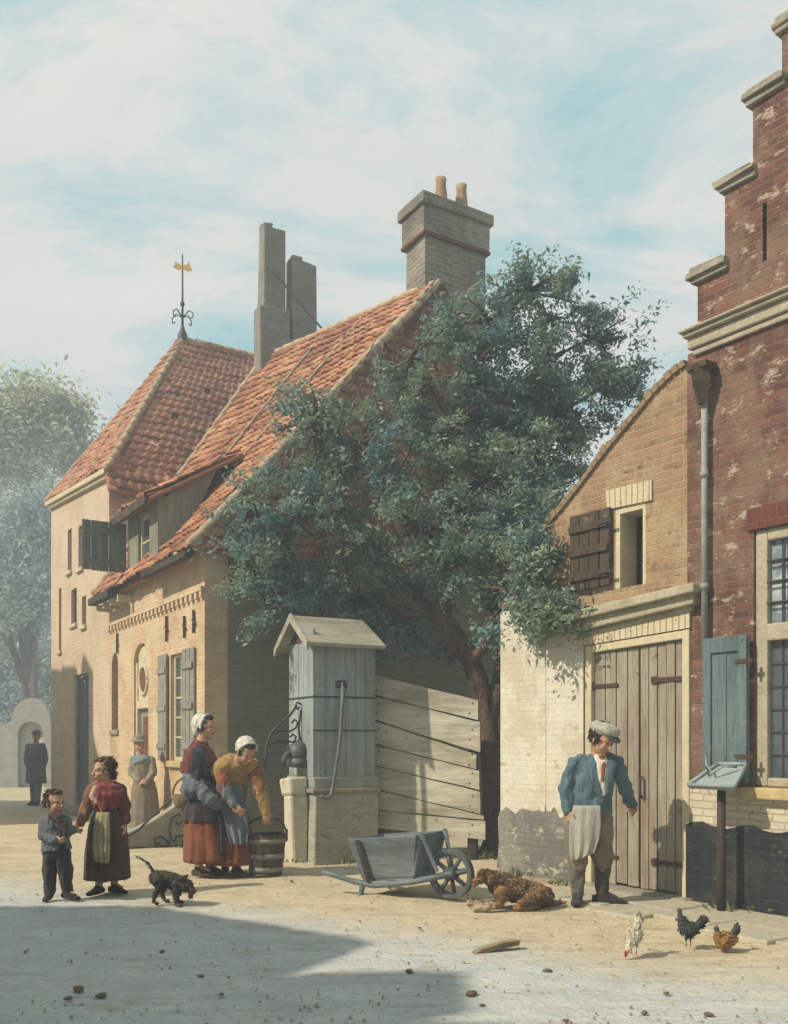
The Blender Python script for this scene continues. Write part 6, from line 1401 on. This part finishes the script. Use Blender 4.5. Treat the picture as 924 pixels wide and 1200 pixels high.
def girl():
    b = ground_at(126, 1048); d = b.y
    p = lambda x, y, dy=0: at(x, y, d + dy) - b
    J = dict(hs=.22, head=p(122, 903), f=(-.82, -.50, -.06), neck=p(124, 919), chest=p(125, 935), pelvis=p(127, 968), sl=p(109, 925, -.02), sr=p(139, 924, .02), el=p(101, 947, -.06), wl=p(94, 966, -.13), er=p(147, 946, .0), wr=p(147, 965, -.03),
             hl=((-.75, -.25, -.35), (.2, .9, 0), -1, .6), hr=((-.02, -.1, -1), (-.8, .2, 0), -1, .5), pl=p(120, 972), pr=p(134, 972), kl=p(118, 1008), kr=p(135, 1006), al=p(116, 1037, -.02), ar=p(134, 1034, .03), tl=(-.35, -.9, 0), tr=(.85, -.5, 0))
    s = .74
    T, q, ax = figure('girl in a red shawl, dark dress and sandy apron holding the small boy\'s hand', b, J, s=s, voxel=.0065)
    hair(T, q, ax, .198, 'hair_brown', .9)
    sd = V(.98, .1, 0)
    cloth(T, 'dress', 'brown_dress', lambda mb: mb.tube([J['neck'], J['neck'] - V(0, 0, .035), J['chest'], p(126, 952), p(127, 968)], [(.07, .06), (.125, .085), (.125, .095), (.115, .09), (.14, .11)], 16, side=sd), .008, 2, (.012, 20, .6))
    for k, m in (('l', 'brown_sleeve'), ('r', 'wine_shawl')):
        cloth(T, 'sleeve', m, lambda mb: mb.capsule([J['neck'].lerp(J['s' + k], .7), J['s' + k], J['e' + k], J['e' + k].lerp(J['w' + k], .9)], [.055, .062, .052, .038], 12), .008, 2, (.013, 22, .6))
    cloth(T, 'shawl', 'red_shawl', lambda mb: (mb.tube([J['neck'] + V(0, 0, .025), J['neck'] - V(0, 0, .015), p(125, 931), p(125, 944), p(125, 948)], [(.062, .058), (.125, .09), (.152, .118), (.145, .118), (.12, .09)], 16, side=sd), mb.capsule([p(114, 930, -.11), p(119, 945, -.13), p(120, 958, -.13)], [.035, .03, .018], 8)), .008, 2, (.013, 22, .6))
    cloth(T, 'neckerchief', 'pink_cloth', lambda mb: mb.capsule([p(112, 924, -.09), p(108, 934, -.11), p(113, 940, -.13)], [.030, .032, .02], 8), .007, 2, (.004, 30, 1))
    skirt(T, 'skirt', 'brown_dress', [(p(127, 950), .115, .105), (p(126, 968), .155, .15), (p(125, 1000), .18, .175), (p(125, 1030), .185, .18)], sd, 12, 5, .06)
    panel(T, 'apron', 'sand_apron', [(p(113, 952, -.13), p(128, 952, -.15)), (p(109, 972, -.16), p(128, 974, -.19)), (p(108, 995, -.18), p(128, 998, -.21)), (p(110, 1010, -.19), p(127, 1012, -.21))], seed=4)
    for k in 'lr':
        cloth(T, 'stocking', 'grey_linen', lambda mb: mb.capsule([J['k' + k], J['a' + k]], [.042, .034], 10), .009, 2, None); shoe(T, J['a' + k], J['t' + k], 'black_leather', .80)

def boy():
    b = ground_at(68, 1055); d = b.y
    p = lambda x, y, dy=0: at(x, y, d + dy) - b
    J = dict(hs=.21, head=p(64, 941), f=(.84, -.52, -.02), neck=p(64, 957), chest=p(65, 969), pelvis=p(66, 994), sl=p(53, 962, -.0), sr=p(76, 961, .02), el=p(51, 980, -.05), wl=p(64, 985, -.13), er=p(80, 977, .04), wr=p(86, 972, .12),
             hl=((.9, -.1, .05), (-.1, .9, 0), 1, .7), hr=((.6, .35, -.2), (-.2, .8, 0), 1, .7), pl=p(60, 998), pr=p(73, 998), kl=p(58, 1022), kr=p(76, 1021), al=p(58, 1044, .0), ar=p(79, 1042, .02), tl=(.1, -.95, 0), tr=(.85, -.5, 0))
    s = .60
    T, q, ax = figure('small boy in slate jacket and dark trousers at the far left of the street', b, J, s=s, voxel=.006)
    hair(T, q, ax, .186, 'hair_brown', 0, .010)
    sd = V(.98, .12, 0)
    cloth(T, 'jacket', 'slate_jacket', lambda mb: (mb.tube([J['neck'] + V(0, 0, .01), J['neck'] - V(0, 0, .025), J['chest'], p(65, 984), p(66, 996)], [(.06, .055), (.105, .075), (.115, .088), (.11, .085), (.12, .095)], 16, side=sd),
        [mb.capsule([J['neck'].lerp(J['s' + k], .6), J['s' + k], J['e' + k], J['w' + k]], [.046, .052, .046, .034], 12) for k in 'lr']), .007, 2, (.012, 22, .6))
    cloth(T, 'scarf', 'brown_dress', lambda mb: mb.capsule([p(60, 957, -.06), p(69, 959, -.09), p(76, 968, -.09), p(77, 979, -.10)], [.026, .032, .034, .022], 8), .007, 2, (.004, 30, 1))
    cloth(T, 'trousers', 'dark_trousers', lambda mb: (mb.tube([p(66, 986), J['pelvis'], p(66, 1004)], [(.108, .085), (.112, .09), (.10, .08)], 14, side=sd), [mb.capsule([J['p' + k], J['k' + k], J['a' + k] + V(0, 0, .0)], [.068, .058, .050], 12) for k in 'lr']), .007, 2, (.013, 20, .5))
    for k in 'lr': shoe(T, J['a' + k], J['t' + k], 'black_leather', .78)

def distant_man():
    b = at(42, 945, 19.4); b.z = 0; d = b.y
    p = lambda x, y, dy=0: at(x, y, d + dy) - b
    J = dict(hs=.23, head=p(43, 863), f=(.2, -.95, -.1), neck=p(42, 872), chest=p(42, 882), pelvis=p(42, 903), sl=p(34, 875), sr=p(50, 875), el=p(31, 890), wl=p(34, 902, -.1), er=p(53, 890), wr=p(50, 902, -.1), hl=((.1, -.2, -1), (1, 0, 0), 1, .6), hr=((-.1, -.2, -1), (-1, 0, 0), -1, .6),
             pl=p(38, 906), pr=p(46, 906), kl=p(39, 924), kr=p(45, 924, -.1), al=p(39, 941), ar=p(44, 941, -.2), tl=(-.2, -1, 0), tr=(.2, -1, 0))
    T, q, ax = figure('distant man in a long dark coat before the pale gateway', b, J, voxel=.012)
    cloth(T, 'hat', 'hazed_coat', lambda mb: (mb.ball(q(0, -.03, .32), (.09, .10, .075), ax), mb.ball(q(0, .05, .26), (.12, .13, .02), ax)), .012, 2, None)
    cloth(T, 'coat', 'hazed_coat', lambda mb: (mb.tube([J['neck'], J['neck'] - V(0, 0, .05), J['chest'], J['pelvis'], p(42, 918)], [(.09, .08), (.19, .12), (.2, .14), (.2, .15), (.22, .16)], 14, side=(1, 0, 0)), [mb.capsule([J['s' + k], J['e' + k], J['w' + k]], [.075, .065, .05], 10) for k in 'lr']), .018, 2, (.01, 12, 1))
    cloth(T, 'trousers', 'hazed_coat', lambda mb: [mb.capsule([J['p' + k], J['k' + k], J['a' + k]], [.09, .07, .055], 10) for k in 'lr'], .016, 2, None)
    for k in 'lr': shoe(T, J['a' + k], J['t' + k], 'black_leather')

def waiting_woman():
    d = 12.75; b = at(166, HY, d); b.z = 0
    p = lambda x, y, dy=0: at(x, y, d + dy) - b
    J = dict(hs=.21, head=p(163, 873), f=(.5, -.85, -.1), neck=p(165, 886), chest=p(167, 897), pelvis=p(169, 922), sl=p(157, 891), sr=p(177, 891), el=p(154, 906, -.05), wl=p(163, 915, -.15), er=p(180, 906, -.05), wr=p(173, 916, -.16), hl=((.8, -.2, -.1), (0, .9, -.3), -1, .7), hr=((-.8, -.2, -.1), (0, .9, -.3), 1, .7),
             pl=p(165, 926), pr=p(174, 926), kl=p(165, 952), kr=p(173, 952), al=p(165, 975), ar=p(173, 975), tl=(-.1, -1, 0), tr=(.3, -1, 0))
    T, q, ax = figure('woman in a pale brown dress and hat waiting against the cottage wall', b, J, s=.85, voxel=.011)
    cloth(T, 'hat', 'stone_coat', lambda mb: (mb.ball(q(0, -.03, .36), (.085, .09, .075), ax), mb.ball(q(0, .02, .27), (.125, .13, .018), ax)), .011, 2, None)
    cloth(T, 'bodice', 'stone_coat', lambda mb: (mb.tube([J['neck'], J['neck'] - V(0, 0, .04), J['chest'], p(168, 912), J['pelvis']], [(.075, .065), (.14, .095), (.15, .11), (.135, .105), (.16, .12)], 14, side=(1, 0, 0)), [mb.capsule([J['s' + k], J['e' + k], J['w' + k]], [.062, .056, .042], 10) for k in 'lr']), .015, 2, (.008, 16, 1))
    cloth(T, 'kerchief', 'blue_kerchief', lambda mb: mb.tube([J['neck'] + V(0, 0, .02), J['neck'] - V(0, 0, .03), J['chest'] + V(0, -.01, .03)], [(.075, .07), (.14, .105), (.15, .12)], 14, side=(1, 0, 0)), .013, 2, (.006, 18, 1))
    skirt(T, 'skirt', 'stone_skirt', [(p(168, 914), .13, .12), (p(169, 925), .17, .16), (p(170, 950), .19, .185), (p(170, 974), .205, .20)], (1, 0, 0), 12, 7, .05)
    for k in 'lr': shoe(T, J['a' + k], J['t' + k], 'brown_leather', .9)

# ------------------------------------------------------------------ animals
def fur(name, c1, c2, scale=9, patch=None):
    t = NT(name); o = t.obj(); a = t.noise(scale, 5, 0.65, o); b = t.noise(70, 3, 0.6, t.mapping(o, (.35, 1, 1)))
    col = t.mix(t.ramp(a, [(0.42, 0), (0.58, 1)]), c1, c2); col = t.mix(t.ramp(b, [(0.35, 0.6), (0.6, 0)]), col, sh(c2, .5))
    return t.finish(col, 0.9, b, 0.8, 0.012, 0.15)
def strands(body, name, count, length, width, sweep, mats_, keep=None, LF=.14, parent=None):
    """coat of short tapering locks (or small feathers) lying along the sweep direction, one part of the animal"""
    me = body.data; rng = np.random.default_rng(count); me.calc_loop_triangles(); P = me.polygons; ar = np.array([q.area for q in P]); idx = rng.choice(len(P), count, p=ar / ar.sum()); sw = Vector(sweep).normalized(); mb = MB()
    for i in idx:
        c = P[i].center; n = P[i].normal
        if c.z < .05 or (keep and not keep(c)) or P[i].material_index == 1 and not keep: continue
        t = sw - n * sw.dot(n) * (.9 if LF > .1 else 1) + Vector(rng.normal(size=3)) * LF * 1.7
        if t.length < .05: continue
        t.normalize(); w = t.cross(n).normalized() * width * rng.uniform(.6, 1.3); L = length * rng.uniform(.5, 1.3)
        a = c - n * .002; m = c + t * L * .5 + n * L * LF; e = c + t * L + n * L * LF * .5
        mb.add([a - w, a + w, m + w * .8, e, m - w * .8], [[0, 1, 2, 3, 4]], int(rng.integers(0, 3)) if noise.noise(Vector(c) * 9) > -.1 else 0)
    o = mb.build(name, mats_, parent or body.parent); o['kind'] = 'stuff'; return o
def small_dog():
    b = ground_at(197, 1059); d = b.y; p = lambda x, y, dy=0: at(x, y, d + dy) - b
    T = thing('dog', 'small dark terrier walking with its head low and thin tail raised', 'dog', b); mb = MB()
    mb.capsule([p(184, 1029), p(192, 1029, .02), p(201, 1032, .03), p(208, 1037, .03)], [.062, .058, .066, .064], 12, side=(0, 1, 0))
    mb.capsule([p(207, 1033, .03), p(214, 1036, .0), p(219, 1039, -.02)], [.06, .05, .045], 10)
    hc = p(219, 1038, -.03); mb.ball(hc, (.054, .052, .05)); mb.capsule([hc, hc + V(.038, -.02, -.03), hc + V(.055, -.028, -.042)], [.038, .031, .026], 8); mb.ball(hc + V(.072, -.034, -.036), (.012, .012, .011)); mb.ball(hc + V(.04, -.03, -.075), (.02, .02, .03))
    for k in (-1, 1): mb.tube([hc + V(-.015, .03 * k, .025), hc + V(-.025, .045 * k, .07), hc + V(.006, .06 * k, .075)], [(.026, .012), (.024, .010), (.006, .006)], 8)
    def leg(pts, r): mb.capsule(pts, r, 8)
    leg([p(184, 1031, -.05), p(187, 1041, -.05), p(182, 1049, -.05), p(180, 1057, -.05), p(184, 1058.5, -.06)], [.05, .032, .019, .016, .017]); leg([p(186, 1031, .08), p(192, 1041, .08), p(190, 1048, .08), p(193, 1055, .08), p(197, 1056, .07)], [.048, .03, .019, .016, .017])
    leg([p(207, 1038, -.03), p(206, 1047, -.05), p(206, 1054, -.05), p(207, 1061, -.05), p(211, 1061.5, -.07)], [.042, .026, .019, .017, .018]); leg([p(207, 1038, .08), p(210, 1047, .09), p(208, 1052, .09), p(209, 1057, .09), p(213, 1057, .08)], [.04, .025, .018, .016, .017])
    mb.capsule([p(182, 1026, .02), p(178, 1018, .02), p(173, 1011, .02), p(165, 1006, .0), p(159, 1003, -.02)], [.018, .012, .010, .008, .006], 7)
    me = remesh(mb, .0065, 2, 'body', [M['fur_dark'], M['eye']], (.006, 48, 1)); strands(link('body', me, T), 'fur', 2600, .020, .0025, V(-.8, .1, -.6), [M['fur_dark'], M['fur_dark'], M['fur_grey']])
def lying_dog():
    b = ground_at(606, 1064); d = b.y; p = lambda x, y, dy=0: at(x, y, d + dy) - b
    T = thing('dog', 'shaggy orange brown dog lying on the sand by the wheelbarrow', 'dog', b); mb = MB()
    mb.capsule([p(636, 1051, .08), p(622, 1047, .08), p(606, 1044, .06), p(592, 1038, .03), p(583, 1036, .0)], [.088, .096, .10, .10, .085], 14, side=(0, 1, 0))
    mb.capsule([p(586, 1036, .0), p(577, 1029, -.03), p(571, 1027, -.05)], [.075, .062, .056], 10)
    hc = p(568, 1027, -.06); mb.ball(hc, (.058, .054, .052)); mb.capsule([hc, hc + V(-.055, -.04, -.025), hc + V(-.085, -.06, -.04)], [.042, .033, .026], 9); mb.ball(hc + V(-.10, -.07, -.03), (.014, .014, .012)); mb.ball(hc + V(-.03, -.04, .035), (.035, .035, .02))
    for k in (-1, 1): mb.tube([hc + V(.03, .055 * k, .04), hc + V(.045, .075 * k, .0), hc + V(.03, .078 * k, -.05)], [(.03, .014), (.034, .013), (.014, .008)], 8)
    for k, (x, y) in ((-.10, (561, 1067)), (.06, (555, 1061))):
        mb.capsule([p(588, 1046, k), p(584, 1060, k - .05), p(572, 1063, k - .07), p(x, y - 3, k - .04), p(x - 4, y - 2, k - .04)], [.06, .045, .034, .030, .028], 9)
    mb.capsule([p(634, 1050, -.02), p(622, 1056, -.10), p(612, 1059, -.11)], [.08, .06, .04], 10); mb.capsule([p(630, 1061, -.09), p(616, 1064, -.12), p(604, 1065, -.13)], [.035, .028, .026], 8)
    mb.capsule([p(640, 1052, .1), p(648, 1059, .1), p(657, 1058, .08), p(663, 1057, .05)], [.034, .028, .022, .012], 8)
    me = remesh(mb, .008, 2, 'body', [M['fur_orange'], M['eye'], M['fur_pale']], (.009, 40, 1))
    z = p(600, 1062).z
    ey = [hc + V(-.045, -.058, .018), hc + V(-.062, -.01, .018)]
    paint_faces(me, [(2, lambda c: c.z < .075 and c.x < -.19 or (c - hc - V(-.08, -.05, -.06)).length < .03), (1, lambda c: min((c - e).length for e in ey) < .013 or (c - hc - V(-.112, -.07, -.035)).length < .016)])
    bo = link('body', me, T); strands(bo, 'fur', 5600, .026, .0032, V(.9, .1, -.55), [M['fur_orange'], M['fur_dark'], M['fur_pale']])
def hen(px, py, label, mats_, pose, face, sc):
    b = ground_at(px, py); T = thing('hen', label, 'hen', b, 0, 'hens pecking in front of the house'); f = Vector(face).normalized(); r = Vector((-f.y, f.x, 0)); u = V(0, 0, 1); mb = MB(); s = sc
    q = lambda a, e, h: f * (a * s) + r * (e * s) + u * (h * s)
    z = .30 if pose != 'sit' else .16
    if pose == 'peck':
        bd = [q(-.20, 0, .62), q(-.10, 0, .50), q(.05, 0, .37), q(.16, 0, .27)]; rad = [.08, .155, .165, .10]; nk = [q(.14, 0, .27), q(.23, 0, .15), q(.27, 0, .085)]; tl = [q(-.16, 0, .56), q(-.24, 0, .76), q(-.23, 0, .90)]
    elif pose == 'stand':
        bd = [q(-.20, 0, .42), q(-.08, 0, .40), q(.06, 0, .46), q(.15, 0, .55)]; rad = [.10, .16, .165, .11]; nk = [q(.15, 0, .55), q(.19, 0, .72), q(.22, 0, .84)]; tl = [q(-.19, 0, .44), q(-.36, 0, .50), q(-.44, 0, .68)]
    else:
        bd = [q(-.18, 0, .20), q(-.06, 0, .19), q(.08, 0, .20), q(.15, 0, .25)]; rad = [.12, .18, .185, .13]; nk = [q(.15, 0, .25), q(.18, 0, .37), q(.20, 0, .47)]; tl = [q(-.18, 0, .24), q(-.28, 0, .40), q(-.30, 0, .58)]
    mb.capsule(bd, [(x * s * .85, x * s) for x in rad], 12, side=r)
    mb.capsule(nk, [.095 * s, .062 * s, .05 * s], 10); hd = nk[-1]; fd = f if pose != 'peck' else (f * .5 - u * .85).normalized()
    mb.ball(hd, (.055 * s, .055 * s, .055 * s)); mb.tube([hd + fd * .03 * s, hd + fd * .105 * s - u * .01 * s], [.022 * s, .005 * s], 6)
    mb.capsule([hd + u * .045 * s + f * .035 * s, hd + u * .065 * s, hd + u * .05 * s - f * .035 * s] if pose != 'peck' else [hd + f * .055 * s + u * .01 * s, hd + f * .04 * s + u * .05 * s], [.014 * s, .02 * s, .012 * s] if pose != 'peck' else [.018 * s, .014 * s], 6)
    mb.ball(hd + fd * .04 * s - u * .05 * s, (.016 * s, .016 * s, .024 * s))
    for k in (-1, 0, 1): mb.tube([tl[0], tl[1] + r * k * .045 * s, tl[2] + r * k * .075 * s + u * (-.05 * abs(k)) * s], [(.06 * s, .035 * s), (.085 * s, .022 * s), (.03 * s, .01 * s)], 8, side=f)
    me = None
    mb2 = mb
    for k in (-1, 1): mb.ball(bd[1].lerp(bd[2], .45) + r * k * .125 * s, (.15 * s, .06 * s, .10 * s), ((bd[2] - bd[1]).normalized(), r, (bd[2] - bd[1]).normalized().cross(r)))
    if pose != 'sit':
        for k in (-1, 1):
            a = bd[1].lerp(bd[2], .3) + r * k * .07 * s; ft = Vector((a.x, a.y, .012)); mb.capsule([a, a * .6 + ft * .4 + f * .03 * s, ft], [.05 * s, .022 * s, .018 * s], 7)
            for an in (-.5, 0, .5): mb.capsule([ft, ft + (f * math.cos(an) + r * math.sin(an)) * .09 * s - u * .004], [.013 * s, .009 * s], 6)
    me = remesh(mb, .0055, 2, 'body', mats_ + [M['comb'], M['shank']], (.004, 55, 1))
    n = len(mats_)
    paint_faces(me, [(n, lambda c: (c - hd).length < .085 * s and ((c - hd).dot(u) > .035 * s if pose != 'peck' else (c - hd).dot(f) > .015 * s) or (c - hd - fd * .04 * s + u * .05 * s).length < .03 * s), (n + 1, lambda c: pose != 'sit' and c.z < .13 * s and (pose != 'peck' or (c - hd).length > .12 * s))])
    if n > 1: paint_faces(me, [(1, lambda c: (c - tl[1]).length < .21 * s and c.dot(f) < -.16 * s or (c - nk[-1]).length < .075 * s and (c - hd).dot(u) < .035 * s)])
    strands(link('body', me, T), 'feathers', 520, .034 * sc / .28, .010 * sc / .28, (tl[1] - bd[2]).normalized() - u * .15, mats_ * 3 if n == 1 else [mats_[0]] * 3, lambda c: c.z > .16 * s and (c - hd).length > .15 * s and (n == 1 or (c - tl[1]).length > .2 * s), .06)
def animals():
    M['fur_grey'] = fur('grizzled_coat', (0.17, 0.145, 0.115), (0.09, 0.075, 0.06))
    M['fur_dark'] = fur('dark_coat', (0.055, 0.045, 0.035), (0.10, 0.08, 0.06)); M['fur_orange'] = fur('orange_coat', (0.34, 0.18, 0.075), (0.11, 0.065, 0.035), 7); M['fur_pale'] = fur('pale_fur', (0.42, 0.33, 0.22), (0.36, 0.26, 0.15))
    M['feather_white'] = fur('white_feathers', (0.62, 0.57, 0.46), (0.50, 0.44, 0.33), 14); M['feather_black'] = fur('black_feathers', (0.04, 0.045, 0.042), (0.075, 0.08, 0.07), 14); M['feather_brown'] = fur('brown_feathers', (0.33, 0.185, 0.07), (0.22, 0.12, 0.05), 14)
    M['comb'] = m_plain('red_comb', (0.35, 0.05, 0.03), 0.6, 0.2, 20, 0.1); M['shank'] = m_plain('hen_leg', (0.25, 0.16, 0.09), 0.7, 0.2, 20, 0.1)
    small_dog(); lying_dog()
    hen(742, 1120, 'white hen pecking at the ground with its tail in the air', [M['feather_white']], 'peck', (-.72, -.69, 0), .27)
    hen(806, 1111, 'black hen standing upright with raised tail between the two other hens', [M['feather_black']], 'stand', (-.92, -.38, 0), .285)
    hen(850, 1114, 'brown hen with dark tail crouching on the ground at the right', [M['feather_brown'], M['feather_black']], 'sit', (-.96, -.28, 0), .30)
def haze():
    o = MB().box(-60, 60, -15, 75, -1.2, 14).build('haze', M['iron']); o.data.materials.clear()
    t = NT('haze_air'); v = t.new('VolumePrincipled'); v.inputs['Color'].default_value = (0.78, 0.90, 1.0, 1); v.inputs['Density'].default_value = HAZE; v.inputs['Anisotropy'].default_value = 0.0
    t.l(v.outputs[0], t.out.inputs['Volume']); o.data.materials.append(t.mat); tag(o, kind='stuff')
HAZE = 0.0085
# ------------------------------------------------------------------ build everything
SUN_E, SKY_STR, EXPO, CLOUD_OFF = 4.4, 0.10, 0.3, (0.0, 0.0)
setup(); mats(); more_mats(); skins()
ground(); cottage(); far_house(); barn(); yard_wall(); gable_house()
main_tree(); pump(); fence(); barrow(); bucket(); post(); stoop(); garden_gate(); loose_bits()
G_ = 'trees at the far end of the street'
far_tree('broad_tree', 'pale yellow green tree crown rising highest behind the townhouse', 40, HY, 52, 7.0, [(20, 470, 42, 38), (70, 482, 26, 30), (35, 525, 50, 38), (82, 520, 20, 34), (-25, 500, 40, 50), (5, 560, 50, 40)], M['leaf_hazed'], G_, 60, .17)
far_tree('broad_tree', 'blue green tree below the pale crown beside the townhouse wall', 30, HY, 46, 4.4, [(18, 630, 46, 50), (55, 610, 26, 40), (-30, 640, 40, 60), (30, 700, 40, 48), (-10, 730, 40, 50), (52, 690, 18, 50)], M['leaf_hazed_blue'], G_, 60, .16)
far_tree('broad_tree', 'low bluish bushy tree behind the pale gateway', 30, HY, 56, 2.0, [(10, 780, 46, 40), (50, 770, 40, 44), (-40, 790, 40, 50), (80, 800, 30, 30), (30, 830, 60, 28)], M['leaf_hazed_blue'], G_, 60, .18)
weeds('weeds', 'green weeds growing at the foot of the pump and walls', [(tuple(PF.w(.45, -.10))[:2], .35, .14), (tuple(PF.w(.7, -.05))[:2], .2, .18), (tuple(PF.w(-.1, .2))[:2], .25, .07), (tuple(RT.w(-1.9, -.08))[:2], .3, .08), (tuple(RT.w(.45, -.06))[:2], .3, .07), (tuple(RT.w(-1.25, -.06))[:2], .25, .06), (tuple(LT.w(-.1, -.1))[:2], .3, .10), (tuple(ground_at(560, 1006))[:2], .3, .12)])
man(); standing_woman(); stooping_woman(); girl(); boy(); distant_man(); waiting_woman(); animals()
shadow_house('gabled_house', 'unseen small brick house across the street outside the frame, beside the taller one with a stack', (-5.2, 1.74), (0, 1), 4.04, 5.0, 3.19, 4.85, [(.55, .5, .42, 5.45)])
shadow_house('gabled_house', 'unseen brick house with a broad stack across the street outside the frame, nearest to the viewer', (-5.2, -2.6), (0, 1), 4.3, 5.0, 3.0, 4.7, [(3.85, .5, .42, 5.6)])
shadow_house('gabled_house', 'unseen brick house across the street outside the frame, facing the townhouse', (-10.5, 12.7), (0, 1), 5.2, 6.0, 5.9, 7.1, [(1.5, .5, .4, 7.7)])
haze(); bpy.data.scenes.remove(WORK)
